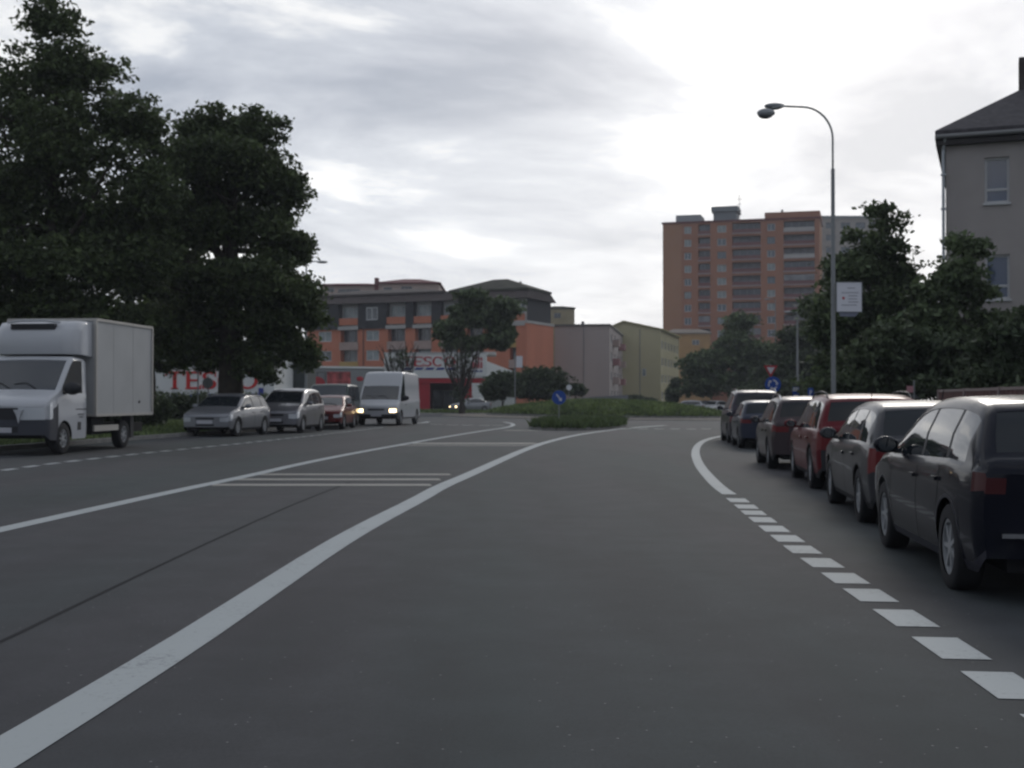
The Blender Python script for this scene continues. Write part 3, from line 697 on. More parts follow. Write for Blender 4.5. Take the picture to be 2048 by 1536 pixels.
sil = paint('silver', (0.20, 0.205, 0.22), 0.9, 0.3)
sp = hatch(4.1, 1.72, 1.43, 0.3, biggrille=False)
c = car('parked_car', 'silver hatchback facing the camera beside the green verge', 'car', sp, sil, LG); place(c, G(473, 873), 'f', 1, sp, (-0.16, -1))
sp = mpv(4.3, 1.78, 1.66, 0.31)
c = car('parked_car', 'tall silver family van facing the camera between silver hatchback and red car', 'car', sp, paint('silver_two', (0.16, 0.16, 0.175), 0.9, 0.3), LG); place(c, G(604, 866), 'f', 1, sp, (-0.1, -1))
sp = hatch(3.9, 1.66, 1.42, 0.3)
c = car('parked_car', 'red hatchback facing the camera behind the silver family van', 'car', sp, paint('brick_red', (0.11, 0.014, 0.014), 0.3, 0.3), LG); place(c, G(686, 858.8), 'f', 1, sp, (-0.05, -1))
sp = van(4.8, 1.84, 1.95, 0.32, T=[(-2.4, .6), (-2.38, 1.1), (-2.34, 1.7), (-2.2, 1.9), (0, 1.95), (.9, 1.93), (1.1, 1.88), (1.75, 1.2), (1.8, 1.15), (2.2, 1.0), (2.34, .92), (2.38, .88), (2.4, .84)], ws=(1.12, 1.74), win=[(-1.8, -.7), (-.6, .4), (.45, 1.5)], bumpmat=M_black,
         handles=[.5], seams=[.42, 1.45], mirror=(1.35, 1.15), msize=1.1)
c = car('parked_van', 'dark green panel van half hidden behind the red hatchback', 'van', sp, paint('dark_green', (0.05, 0.065, 0.06), 0.2, 0.35), LG); place(c, G(694, 853.5), 'f', 1, sp, (-0.03, -1))
white = paint('white_paint', (0.42, 0.43, 0.45), 0.0, 0.35)
sp = van(5.6, 2.08, 2.62, 0.35, hlmat=M_lit, hl=0.66, headside=False)
c = car('delivery_van', 'white high roof van with both headlamps lit, coming down the street', 'van', sp, white); place(c, G(800, 851), 'f', 1, sp, (-0.13, -1))
sp = sedan(4.2, 1.7, 1.42, 0.3, hlmat=M_lit, hl=0.6, headside=False)
c = car('silver_car', 'small silver car with lit headlamps rounding the far side of the junction', 'car', sp, paint('silver_far', (0.25, 0.26, 0.275), 0.6, 0.3))
c.location = (X(941, 126), 126, gz(-4) - 0.04); c.rotation_euler = (0, 0, math.atan2(-0.62, -1))
FG = 'cars parked beyond the roundabout'
for px, Y, hd, colr, lb in ((1372, 140, (-1, 0.15), (0.38, 0.38, 0.4), 'silver car beyond the roundabout, nearest the yellow building'), (1404, 146, (-1, -0.1), (0.1, 0.1, 0.11), 'dark grey car between two pale cars beyond the roundabout'),
                            (1428, 143, (-0.8, -1), (0.5, 0.5, 0.5), 'white car beyond the roundabout beside the dark van roof')):
    sp = hatch(4.1, 1.7, 1.45, 0.3); c = car('distant_car', lb, 'car', sp, paint('paint_' + str(px), colr, 0.4, 0.3), FG)
    x = X(px, Y); c.location = (x, Y, gz(x) - 0.04); c.rotation_euler = (0, 0, math.atan2(hd[1], hd[0]))

# box truck
def truck():
    L = 2.35; W = 2.02
    T = [(-L / 2, 1.9), (-L / 2 + .03, 2.18), (-.35, 2.2), (-.2, 2.16), (.42, 1.46), (.5, 1.41), (.9, 1.28), (1.08, 1.19), (1.15, 1.12), (1.175, 1.06)]
    B = [(-L / 2, 1.32), (.4, 1.3), (.8, 1.2), (1.175, 1.06)]
    sp = dict(L=L, W=W, T=T, B=B, xf=.24, xr=-9, wr=.35, ws=(-.16, .47), rw=(-9, -8), lean=.03, van=True, bow=.16, win=[(-.78, .3)], seams=[-.9, .62], handles=[], mirror=(.25, 1.32), msize=1.9, mirmat=M_black,
              aerial=False, rearglass=False, bumpmat=mat('bumper_grey', (.045, .048, .06), .55), fb=3, swmat=mat('open_window_dark', (.02, .022, .025), .5, spec=.15), bumperside=.62, rimk=.58, platez=(.55, 1.0), sill=.32, sillmat=white, hl=.45, tailrows=(), headside=True, biggrille=True)
    return sp
sp = truck()
# wheels are made by hand below for the long chassis, so the generic pair is kept at the front only
root = car('box_truck', 'white refrigerated box truck with roof cooling unit and grey bumper at the left kerb', 'truck', sp, white, LG)
for o in list(root.children):
    if (o.name.startswith('wheel') and o.location.x < -2) or (o.name.startswith('number_plate') and o.location.x < 0):
        for ch in list(o.children): bpy.data.objects.remove(ch)
        bpy.data.objects.remove(o)
place(root, G(122, 909), 'f', 1, sp, (-0.09, -1))
for o in root.children:
    if o.name.startswith('underbody'):
        me = MB().box(-4.9, 1.0, -.75, .75, .38, .62).box(-1.2, 1.0, -.85, .85, .36, .9).box(-1.1, .9, -.8, .8, .85, 1.2).mesh('underbody', M_under); o.data = me
M_box = mat('box_panel', (0.36, 0.365, 0.365), 0.5, var=0.05, vscale=1.5)
M_trim = mat('box_trim', (0.42, 0.40, 0.37), 0.45, 0.3)
bx0, bx1, bw, bz0, bz1 = -4.75, -1.27, 1.06, .84, 3.08
cb = MB().box(bx0, bx1, -bw, bw, bz0, bz1).build('cargo_box', M_box, root)
tr_ = MB()
for s in (1, -1):
    for z in (bz0, bz1): tr_.box(bx0 - .01, bx1 + .01, s * bw - .03, s * bw + .03, z - .03, z + .03)
    for x in (bx0, bx1): tr_.box(x - .032, x + .032, s * bw - .032, s * bw + .032, bz0, bz1)
for x in (bx0, bx1):
    for z in (bz0, bz1): tr_.box(x - .028, x + .028, -bw, bw, z - .028, z + .028)
tr_.build('edge_profile', M_trim, cb)
for px_2 in (-2.3, -3.5): MB().box(px_2 - .004, px_2 + .004, bw, bw + .003, bz0 + .04, bz1 - .04).build('panel_joint', mat('joint_grey', (.3, .3, .3), .6), cb)
MB().disc((-3.9, bw + .02, 1.15), .035, (0, 1, 0), 10, .02).build('side_marker', M_black, cb)
for s in (1, -1):
    obj('grille_trim', [(1.20, s * .52, .99), (1.20, s * .30, .99), (1.20, s * .36, .90), (1.20, s * .42, .70), (1.20, s * .47, .90), (1.165, s * .52, .99), (1.165, s * .30, .99), (1.165, s * .36, .90), (1.165, s * .42, .70), (1.165, s * .47, .90)],
        [(0, 1, 2, 3, 4), (0, 5, 6, 1), (1, 6, 7, 2), (2, 7, 8, 3), (3, 8, 9, 4), (4, 9, 5, 0)], white, root)
# cooling unit / deflector in front of the box
df = []; sec = [(-1.27, 3.04), (-.95, 3.04), (-.55, 2.98), (-.32, 2.8), (-.22, 2.5), (-.28, 2.24), (-1.27, 2.2)]
vv = []; ff = []; ysx = [(-1, .0), (-.92, .7), (-.7, 1), (0, 1.06), (.7, 1), (.92, .7), (1, .0)]
for yf, kf in ysx:
    for (x, z) in sec: vv.append((-1.27 + (x + 1.27) * (.55 + .45 * min(1, kf)), yf * .98, 2.2 + (z - 2.2) * (.93 + .07 * min(1, kf))))
ns_ = len(sec)
for i in range(len(ysx) - 1):
    for j in range(ns_ - 1): ff.append((i * ns_ + j, i * ns_ + j + 1, (i + 1) * ns_ + j + 1, (i + 1) * ns_ + j))
ff.append(tuple(range(ns_))[::-1]); ff.append(tuple((len(ysx) - 1) * ns_ + j for j in range(ns_)))
dfo = obj('cooling_unit', vv, ff, white, root, smooth=True, angle=50)
MB().box(-.42, -.30, -.52, .52, 2.80, 2.93).build('vent_slot', M_black, dfo)
MB().tube([(-.36, -.62, 2.96), (-.3, -.3, 3.0), (-.3, .3, 3.0), (-.36, .62, 2.96)], .03, 6).build('vent_lip', white, dfo)
MB().box(-1.5, -1.3, -.95, .95, .4, 2.9).build('bulkhead_gap', M_under, root)
ty, rim, hub = wheel_meshes(.35, .35 * .58, .2, M_rim, (.35, .58, 'alloy'))
for s in (1, -1):
    wo = link('wheel', ty, root, loc=(-3.2, s * .86, .35)); link('rim', rim, wo); link('brake_disc', hub, wo)
    MB().box(-2.75, -1.35, s * .98 - .02, s * .98 + .02, .46, .60).build('side_guard', M_trim, root)
    MB().box(-3.75, -3.55, s * .86 - .12, s * .86 + .12, .25, .8).build('mudflap', M_black, root)
MB().box(-2.1, -1.4, .3, .9, .38, .78).build('fuel_tank', M_under, root)
mo = MB().box(-.6, -.42, 1.0, 1.012, .52, .7).build('side_vent', M_black, root)
MB().box(-.9, -.32, .995, 1.012, .98, 1.0).box(-.75, -.45, 1.0, 1.012, .86, .885).box(-.72, -.5, 1.0, 1.012, .8, .82).build('door_lettering', M_black, root)

# ------------------------------------------------------------------ vegetation
M_bark = mat('bark', (0.045, 0.038, 0.03), 0.95, var=0.35, vscale=4, bump=1.0, bscale=14)
M_leafA = leafmat('leaf_dark', (0.034, 0.050, 0.020), (0.098, 0.128, 0.052), 0.8)
M_leafB = leafmat('leaf_mid', (0.050, 0.074, 0.036), (0.125, 0.160, 0.078), 0.6)
M_leafC = leafmat('leaf_dusky', (0.038, 0.054, 0.030), (0.09, 0.115, 0.060), 0.5)
def sublobes(lobes, seed, n=7, k=0.6):
    q = random.Random(seed); o = []
    for (x, y, z, a, b, c) in lobes:
        for _ in range(n):
            while True:
                u = [q.uniform(-1, 1) for _ in range(3)]
                if sum(t * t for t in u) < 1: break
            f_ = q.uniform(.7, 1.25); o.append((x + u[0] * a * .78, y + u[1] * b * .78, z + u[2] * c * .78, a * k * f_ * q.uniform(.8, 1.3), b * k * f_, c * k * f_ * q.uniform(.55, .9)))
    return o
def leaves(name, lobes, count, size, m, parent, clump=0.45, per=14, seed=1, edge=0.55, flat=0.5, sub=0):
    if sub: lobes = sublobes(lobes, seed + 77, sub)
    """lobes: (x, y, z, rx, ry, rz) local to the parent; leaves gather in clumps that fill the lobes"""
    q = np.random.RandomState(seed); vol = np.array([l[3] * l[4] * l[5] for l in lobes]) ** 0.75; vol /= vol.sum()
    nc = count // per; li = q.choice(len(lobes), nc, p=vol); lb = np.array(lobes)[li]
    d = q.normal(size=(nc, 3)); d /= np.linalg.norm(d, axis=1)[:, None]
    rr = (edge + (1 - edge) * q.rand(nc)) ** 0.8; rr = np.where(q.rand(nc) < 0.25, q.rand(nc) ** 0.5, rr)
    rr *= 1 + 0.14 * q.normal(size=nc) * (q.rand(nc) < 0.35)
    c = lb[:, :3] + d * rr[:, None] * lb[:, 3:]
    csz = clump * (0.5 + q.rand(nc))
    C = np.repeat(c, per, 0); S = np.repeat(csz, per)
    o = q.normal(size=(nc * per, 3)); o /= (np.linalg.norm(o, axis=1)[:, None] + 1e-6); o *= (q.rand(nc * per) ** 0.5)[:, None]
    pos = C + o * S[:, None] * np.array([1, 1, flat])
    nrm = q.normal(size=(nc * per, 3)) + np.array([0, 0, 0.6]); nrm /= np.linalg.norm(nrm, axis=1)[:, None]
    tmp = q.normal(size=(nc * per, 3)); a = np.cross(nrm, tmp); a /= np.linalg.norm(a, axis=1)[:, None]; b = np.cross(nrm, a)
    sz = size * (0.55 + 0.9 * q.rand(nc * per)); L_ = a * sz[:, None]; Wd = b * (sz * 0.55)[:, None]
    V = np.stack([pos - L_, pos + Wd - L_ * .1, pos + L_, pos - Wd + L_ * .1], 1).reshape(-1, 3)
    return link(name, npmesh(name, V, 4, m), parent)
def tree(name, label, base, H, trunk_r, lobes, count, size, m, group=None, clump=0.5, seed=1, limbs=9, trunk_top=None, fork=0.25, per=14, edge=.55, cat='tree', lean=0.0, sub=0):
    t = thing(name, label, cat, base, 0, group); q = random.Random(seed); tb = MB()
    tt = trunk_top or H * 0.75
    path = [(0, 0, -0.2)]; rad = [trunk_r * 1.35]
    for i in range(1, 8):
        f_ = i / 7; path.append((lean * f_ + q.uniform(-.12, .12) * f_, q.uniform(-.12, .12) * f_, tt * f_)); rad.append(trunk_r * (1 - .8 * f_))
    tb.tube(path, rad, 10); tb.build('trunk', M_bark, t, smooth=True, angle=70)
    lm = MB()
    for i in range(limbs):
        f_ = fork + (0.9 - fork) * (i + .5) / limbs; z0 = tt * f_; x0 = lean * f_
        lb = lobes[q.randrange(len(lobes))]; e_ = Vector((lb[0] + q.uniform(-.5, .5) * lb[3], lb[1] + q.uniform(-.5, .5) * lb[4], max(z0 + .3, lb[2] + q.uniform(-.3, .6) * lb[5])))
        s_ = Vector((x0, 0, z0)); mid = s_.lerp(e_, .5) + Vector((0, 0, -.08 * (e_ - s_).length)); r0 = trunk_r * (.42 - .25 * f_)
        lm.tube([s_, s_.lerp(mid, .6), mid, mid.lerp(e_, .5), e_], [r0, r0 * .8, r0 * .6, r0 * .4, r0 * .12], 6)
        for kx in range(3):
            p0 = mid.lerp(e_, q.random() * .7); p1 = p0 + Vector((q.uniform(-1, 1), q.uniform(-1, 1), q.uniform(.2, 1))) * .9
            lm.tube([p0, p0.lerp(p1, .5), p1], [r0 * .3, r0 * .2, r0 * .06], 5)
    if limbs: lm.build('limb', M_bark, t, smooth=True, angle=70)
    leaves('crown', lobes, count, size, m, t, clump, per, seed + 5, edge, 0.5, sub)
    return t
def lobes_px(bx_, Y, spec, depth=0.9):
    """spec: (px, py, rx px, rz px[, dy m]) -> lobes local to a tree standing at X=bx_, distance Y"""
    s_ = F / Y; o = []
    for l in spec:
        dy = l[4] if len(l) > 4 else 0.0; p = P(l[0], l[1], Y + dy); r_ = l[2] / s_
        o.append((p.x - bx_, dy, p.z - gz(bx_), r_, r_ * depth, l[3] / s_))
    return o
Y = 44; b0 = X(105, Y)
tree('broadleaf_tree', 'tallest dark leafy tree standing behind the white box truck', (b0, Y, gz(b0)), 15.5, .38, lobes_px(b0, Y, [
    (98, 55, 62, 75), (70, 150, 90, 80), (150, 160, 75, 65), (205, 135, 48, 45), (30, 230, 100, 90, 1), (140, 270, 110, 90, -1), (240, 240, 85, 60), (300, 265, 42, 48), (10, 370, 110, 100), (130, 420, 120, 90, 1.2), (250, 370, 100, 100, -.8),
    (-30, 520, 120, 110), (90, 560, 120, 90, -1), (210, 520, 110, 90), (290, 470, 80, 90, 1), (40, 640, 120, 70), (180, 640, 120, 60), (-90, 300, 90, 140, 1), (-110, 480, 100, 150)]), 105000, .095, M_leafA, 'big trees on the left verge', sub=9, clump=.42, seed=3, limbs=16, trunk_top=13)
Y = 48; b0 = X(462, Y)
tree('broadleaf_tree', 'broad dark tree with thick forked trunk behind the silver hatchback', (b0, Y, gz(b0)), 12.4, .56, lobes_px(b0, Y, [
    (425, 260, 62, 42), (510, 245, 45, 38), (470, 330, 95, 70, -.8), (385, 330, 60, 65), (540, 350, 62, 60), (585, 400, 38, 45), (440, 440, 110, 80, 1), (550, 470, 70, 60, -.5), (595, 500, 38, 38), (360, 470, 80, 90), (470, 560, 120, 70, -1.2), (580, 585, 62, 48), (610, 640, 40, 42),
    (400, 620, 110, 70, 1), (520, 660, 90, 55), (350, 690, 60, 55, -1), (590, 690, 40, 35), (455, 700, 60, 30, 1.5), (540, 735, 34, 34), (375, 702, 46, 26), (505, 735, 36, 26, -1), (610, 715, 26, 34), (400, 715, 40, 28, 1.5), (500, 290, 60, 50), (430, 300, 70, 50), (620, 600, 26, 40)]), 125000, .095, M_leafA, 'big trees on the left verge', sub=9, clump=.4, seed=8, limbs=16, trunk_top=9.5, fork=.3)
Y = 56; b0 = X(300, Y)
tree('broadleaf_tree', 'shorter dark tree filling the gap between the two big trees', (b0, Y, gz(b0)), 9, .3, lobes_px(b0, Y, [(310, 420, 70, 80), (250, 540, 90, 90), (350, 540, 80, 90), (300, 650, 100, 70), (200, 670, 90, 60), (345, 715, 40, 34), (90, 690, 90, 60), (0, 650, 90, 80)]), 46000, .11, M_leafA,
     'big trees on the left verge', sub=7, clump=.45, seed=13, limbs=9, trunk_top=7)
# trunk fork with pale bare limb on the broad tree
# hedge under the store wall
def hedge(name, label, p0, p1, h, th, m, count, size, cat='hedge', group=None):
    a_ = Vector((p0[0], p0[1], 0)); b_ = Vector((p1[0], p1[1], 0)); L_ = (b_ - a_).length; t = thing(name, label, cat, (a_.x, a_.y, gz(a_.x)), math.atan2(b_.y - a_.y, b_.x - a_.x), group)
    n_ = max(2, int(L_ / (h * .8))); lb = [((i + .5) * L_ / n_, rnd.uniform(-.1, .1), h * .52, L_ / n_ * .75, th, h * rnd.uniform(.46, .54)) for i in range(n_)]
    leaves('foliage', lb, count, size, m, t, .25, 12, rnd.randrange(999), .6, 1); 
    for i in range(n_): MB().tube([((i + .5) * L_ / n_, 0, -.1), ((i + .5) * L_ / n_ + .1, 0, h * .6)], .04, 5).build('stem', M_bark, t)
    return t
hedge('clipped_hedge', 'dark clipped hedge below the white store wall, behind the silver hatchback', (X(240, 66), 66), (X(560, 66), 66), 1.35, .8, M_leafC, 14000, .1)
hedge('clipped_hedge', 'low dark hedge behind the box truck wheels', (X(-60, 47), 47), (X(330, 50), 50), 1.15, .7, M_leafC, 9000, .1)

# right side trees
TG = 'trees behind the right pavement'
Y = 46; b0 = X(1740, Y)
tree('broadleaf_tree', 'tall pointed green tree behind the white sign on the lamp post', (b0, Y, gz(b0)), 9, .2, lobes_px(b0, Y, [(1752, 425, 18, 34), (1800, 440, 20, 24), (1765, 480, 48, 40), (1700, 470, 18, 28), (1725, 530, 70, 48), (1800, 545, 42, 55), (1670, 560, 52, 50), (1760, 610, 85, 60), (1665, 640, 62, 55),
    (1820, 640, 45, 60), (1740, 700, 110, 65), (1690, 760, 80, 40), (1800, 760, 70, 40)]), 27000, .11, M_leafB, TG, sub=7, clump=.42, seed=21, limbs=9, trunk_top=7)
Y = 38; b0 = X(1925, Y)
tree('broadleaf_tree', 'green tree in front of the rendered house corner', (b0, Y, gz(b0)), 6.5, .14, lobes_px(b0, Y, [(1925, 500, 30, 36), (1955, 495, 20, 24), (1915, 560, 60, 40), (1880, 590, 42, 36), (1950, 600, 38, 40), (1900, 650, 85, 50), (1990, 660, 50, 36), (1930, 720, 110, 55), (2030, 700, 50, 60)]), 21000, .1, M_leafB, TG, sub=7, clump=.36, seed=22, limbs=7, trunk_top=5)
Y = 148; b0 = X(1480, Y)
tree('broadleaf_tree', 'wide bushy tree in front of the orange tower block', (b0, Y, gz(b0)), 11, .3, lobes_px(b0, Y, [(1480, 665, 34, 32), (1455, 710, 60, 40), (1510, 700, 45, 42), (1410, 730, 48, 40), (1400, 770, 52, 32), (1470, 765, 70, 35), (1540, 755, 45, 40)]), 26000, .26, M_leafB, 'trees beyond the roundabout', sub=7, clump=.8, seed=23, limbs=6, trunk_top=8)
Y = 121; b0 = X(1600, Y)
tree('broadleaf_tree', 'dark tree behind the give way sign', (b0, Y, gz(b0)), 6, .16, lobes_px(b0, Y, [(1590, 680, 50, 40), (1640, 640, 45, 55), (1570, 730, 55, 50), (1640, 730, 70, 60), (1600, 775, 80, 34)]), 26000, .24, M_leafC, 'trees beyond the roundabout', sub=7, clump=.75, seed=24, limbs=6, trunk_top=8)
Y = 36; b0 = X(1820, Y)
tree('broadleaf_tree', 'dense dark shrubby tree in the shade beside the fence', (b0, Y, gz(b0)), 4, .12, lobes_px(b0, Y, [(1820, 690, 75, 50), (1760, 730, 65, 50), (1880, 720, 65, 50), (1840, 765, 90, 40), (1950, 740, 70, 45), (1720, 775, 60, 32)]), 26000, .1, M_leafC, TG, sub=7, clump=.35, seed=25, limbs=5, trunk_top=3, cat='shrub')
Y = 30; b0 = X(2010, Y)
tree('broadleaf_tree', 'dark shrub under the lower window of the house', (b0, Y, gz(b0)), 4, .1, lobes_px(b0, Y, [(2010, 700, 60, 50), (2070, 660, 60, 60), (2000, 760, 80, 45), (2090, 740, 70, 70)]), 15000, .09, M_leafC, TG, sub=7, clump=.32, seed=26, limbs=4, trunk_top=3, cat='shrub')
hedge('clipped_hedge', 'dark hedge running behind the right pavement and the fence', (10.6, 37), (12.6, 50), 1.6, .9, M_leafC, 12000, .1)
hedge('clipped_hedge', 'long dark hedge far beyond the right exit of the roundabout', (X(1470, 122), 122), (X(1720, 112), 112), 2.6, 1.2, M_leafC, 12000, .2)
hedge('clipped_hedge', 'dark hedge behind the brown fence panels', (10.6, 24), (13.5, 38), 1.7, .9, M_leafC, 14000, .1)

# middle: round tree, bare trees, round bushes
Y = 112; b0 = X(925, Y)
tree('broadleaf_tree', 'round green tree in front of the orange apartment house', (b0, Y, gz(b0)), 11, .22, lobes_px(b0, Y, [(945, 625, 62, 38), (900, 650, 42, 40), (985, 640, 45, 42), (1010, 665, 30, 34), (925, 680, 42, 26), (975, 680, 40, 24), (950, 600, 35, 18), (1000, 690, 24, 16)]), 15000, .24, M_leafB, None, sub=5, clump=.5, seed=31, limbs=8, trunk_top=7, per=12)
def bare_tree(label, px, Y, top, spread, seed, n=16, base_z=0.9):
    b0 = X(px, Y); t = thing('pruned_tree', label, 'tree', (b0, Y, gz(b0)), 0, 'pruned trees in front of the store'); q = random.Random(seed)
    MB().tube([(0, 0, -.2), (.05, 0, base_z * 1.0), (0, 0, base_z * 2.0)], [.26, .2, .18], 8).build('trunk', M_bark, t, smooth=True)
    b = MB(); h = Z(top, Y) - gz(b0)
    for i in range(n):
        a_ = (i + .5) / n * 2 - 1; ex = a_ * spread; ez = h * q.uniform(.82, 1.0); z0 = base_z * q.uniform(.9, 2.1)
        pth = [(0, 0, z0), (ex * .45, q.uniform(-.5, .5), z0 + (ez - z0) * .3), (ex * .8, q.uniform(-.9, .9), z0 + (ez - z0) * .65), (ex + q.uniform(-.3, .3), q.uniform(-1, 1), ez)]
        b.tube(pth, [.075, .06, .05, .03], 5)
        for k_ in range(5):
            p0 = Vector(pth[1]).lerp(Vector(pth[3]), q.random()); p1 = p0 + Vector((q.uniform(-.5, .5), q.uniform(-.4, .4), q.uniform(.4, 1.1))); b.tube([p0, p1], [.035, .015], 4)
    b.build('branch', M_bark, t)
    leaves('foliage', [(0, 0, base_z * 1.9, spread * .55, .8, 1.1), (0, 0, h * .8, spread * .8, .9, .9)], 420, .12, M_leafC, t, .3, 8, seed, .3, 1)
    return t
bare_tree('pruned tree with bare fan of branches across the store logo', 922, 110, 690, 1.9, 5, 20)
bare_tree('pruned bare tree rising behind the white high roof van', 800, 108, 690, 1.6, 9, 18)
BG = 'clipped round bushes by the junction'
def bush(label, px, Y, spec, count, seed, tr=.12, m=M_leafC):
    b0 = X(px, Y); return tree('round_bush', label, (b0, Y, gz(b0)), 3, tr, lobes_px(b0, Y, spec), count, .15, m, BG, clump=.35, seed=seed, limbs=3, trunk_top=2, cat='bush', per=12)
bush('small clipped round tree on a thin stem beside the store pillar', 1005, 106, [(1000, 772, 34, 26), (985, 785, 20, 16), (1020, 765, 26, 24)], 8000, 41)
bush('big dark rounded bush behind the keep right sign', 1090, 112, [(1075, 762, 42, 30), (1110, 765, 32, 28), (1050, 775, 28, 24), (1090, 780, 50, 20)], 12000, 42)
bush('low dark bush right of the big rounded bush', 1152, 118, [(1148, 778, 16, 11), (1160, 782, 10, 9)], 3000, 43)
bush('low shrub at the foot of the yellow building', 1275, 175, [(1268, 797, 22, 7), (1290, 801, 22, 6)], 2600, 44)
bush('dark conifer shrub at the right corner of the yellow building', 1345, 150, [(1345, 790, 12, 20), (1352, 770, 8, 14)], 3500, 45)

# ------------------------------------------------------------------ buildings
M_pane = mat('window_glass', (0.05, 0.06, 0.07), 0.08, spec=0.8)
M_pane_c = mat('curtained_glass', (0.22, 0.25, 0.25), 0.15, var=0.3, vscale=0.7, coat=.6)
M_frame = mat('window_frame_white', (0.5, 0.5, 0.5), 0.5)
M_framed = mat('frame_grey', (0.2, 0.2, 0.2), 0.6)
WM = {}
def window(parent, u0, u1, z0, z1, y, pane=None, frame=None, mull=1, transom=None, t=0.07, name='window', depth=0.08):
    """window frame with panes; local x = along, local y = into the wall"""
    pane = pane or M_pane; frame = frame or M_frame; wd, ht = u1 - u0, z1 - z0
    key = (round(wd, 2), round(ht, 2), frame.name, mull, transom, t)
    if key not in WM:
        b = MB(); b.box(0, t, 0, depth, 0, ht); b.box(wd - t, wd, 0, depth, 0, ht); b.box(t, wd - t, 0, depth, 0, t); b.box(t, wd - t, 0, depth, ht - t, ht)
        for k_ in range(mull): xm = wd * (k_ + 1) / (mull + 1); b.box(xm - t / 2, xm + t / 2, 0.003, depth - .003, t, ht - t)
        if transom: b.box(t, wd - t, 0.006, depth - .006, ht * transom - t / 2, ht * transom + t / 2)
        WM[key] = b.mesh('window', frame)
    o = link(name, WM[key], parent, loc=(u0, y, z0))
    k2 = (round(wd, 2), round(ht, 2), pane.name, 'p')
    if k2 not in WM: WM[k2] = MB().quad((t * .5, depth * .6, t * .5), (wd - t * .5, depth * .6, t * .5), (wd - t * .5, depth * .6, ht - t * .5), (t * .5, depth * .6, ht - t * .5)).mesh('pane', pane)
    link('pane', WM[k2], o); return o
def facade(parent, x0, x1, z0, z1, ops, m, name='wall', y=0.0, reveal=0.18, mrev=None, M=None):
    """wall in the local xz plane with real openings (u0, u1, z0, z1[, depth])"""
    us = sorted({x0, x1} | {o[0] for o in ops} | {o[1] for o in ops}); zs = sorted({z0, z1} | {o[2] for o in ops} | {o[3] for o in ops}); b = MB()
    for a_, c_ in zip(us, us[1:]):
        for d_, e_ in zip(zs, zs[1:]):
            uc, zc = (a_ + c_) / 2, (d_ + e_) / 2
            if any(o[0] < uc < o[1] and o[2] < zc < o[3] for o in ops): continue
            b.quad((a_, y, d_), (c_, y, d_), (c_, y, e_), (a_, y, e_))
    for o in ops:
        dp = o[4] if len(o) > 4 else reveal; u0, u1, w0, w1 = o[:4]
        b.quad((u0, y, w0), (u0, y + dp, w0), (u1, y + dp, w0), (u1, y, w0)); b.quad((u0, y, w1), (u1, y, w1), (u1, y + dp, w1), (u0, y + dp, w1))
        b.quad((u0, y, w0), (u0, y, w1), (u0, y + dp, w1), (u0, y + dp, w0)); b.quad((u1, y, w0), (u1, y + dp, w0), (u1, y + dp, w1), (u1, y, w1))
    if M is not None: b.v = [M @ v_ for v_ in b.v]
    return b.build(name, m, parent)
def shell(parent, x0, x1, dep, z0, z1, m, front=False, name='wall'):
    b = MB(); b.quad((x1, 0, z0), (x1, dep, z0), (x1, dep, z1), (x1, 0, z1)); b.quad((x0, 0, z0), (x0, 0, z1), (x0, dep, z1), (x0, dep, z0)); b.quad((x0, dep, z0), (x0, dep, z1), (x1, dep, z1), (x1, dep, z0)); b.quad((x0, 0, z1), (x1, 0, z1), (x1, dep, z1), (x0, dep, z1))
    if front: b.quad((x0, 0, z0), (x1, 0, z0), (x1, 0, z1), (x0, 0, z1))
    return b.build(name, m, parent)
M_orange = mat('orange_render', (0.48, 0.175, 0.105), 0.85, var=0.07, vscale=.5, streak=True)
M_orange2 = mat('tower_orange', (0.32, 0.15, 0.095), 0.85, var=0.08, vscale=.3, streak=True)
M_orange3 = mat('tower_ochre', (0.35, 0.19, 0.115), 0.85, var=0.06, vscale=.3, streak=True)
M_pink = mat('balcony_render', (0.36, 0.27, 0.24), 0.85, var=.1, vscale=1)
M_white_r = mat('white_render', (0.38, 0.365, 0.35), 0.8, var=.06, vscale=1, streak=True)
M_slate = mat('dark_cladding', (0.035, 0.035, 0.038), 0.8, var=.2, vscale=2)
M_brownroof = mat('brown_roof', (0.06, 0.048, 0.045), 0.85, var=.2, vscale=2, bump=.4)
M_redroof = mat('dark_red_roof', (0.14, 0.05, 0.05), 0.85, var=.15, vscale=2)
M_moss = mat('mossy_roof', (0.05, 0.049, 0.036), 0.9, var=.25, vscale=1.2)

# --- orange apartment house with a dark attic storey
A = P(612, 800, 184); Bc = P(1050, 800, 170); ang = math.atan2(Bc.y - A.y, Bc.x - A.x)
oh = thing('apartment_house', 'orange apartment house with dark attic storey and recessed balconies behind the store', 'building', (A.x, A.y, 0), ang)
def uo(px):                                             # pixel column -> distance along the front
    d = raydir(px, 768); dx, dy = math.cos(ang), math.sin(ang)
    t = (A.x * d.y - A.y * d.x) / (dy * d.x - dx * d.y); return t
Wd = uo(1050)
def zo(py, px):
    u_1 = uo(px); return Z(py, A.y + math.sin(ang) * u_1)
ops = []; wins = []; logs = []
zr = [(Z(720, 177), Z(699, 177)), (Z(680, 177), Z(659, 177)), (Z(759, 177), Z(738, 177)), (Z(798, 177), Z(778, 177))]
for cx_, hw_ in ((650, 13), (745, 13)):
    for a_, b_ in zr: o = (uo(cx_ - hw_), uo(cx_ + hw_), a_, b_); ops.append(o); wins.append(o)
for cx_, hw_ in ((698, 17), (793, 17), (846, 16), (900, 16), (950, 16), (1034, 14)):
    for a_, b_ in zr: o = (uo(cx_ - hw_), uo(cx_ + hw_), a_ - .25, b_ + .35, 1.1); ops.append(o); logs.append(o)
zat = Z(652, 177); ztop = Z(603, 177)
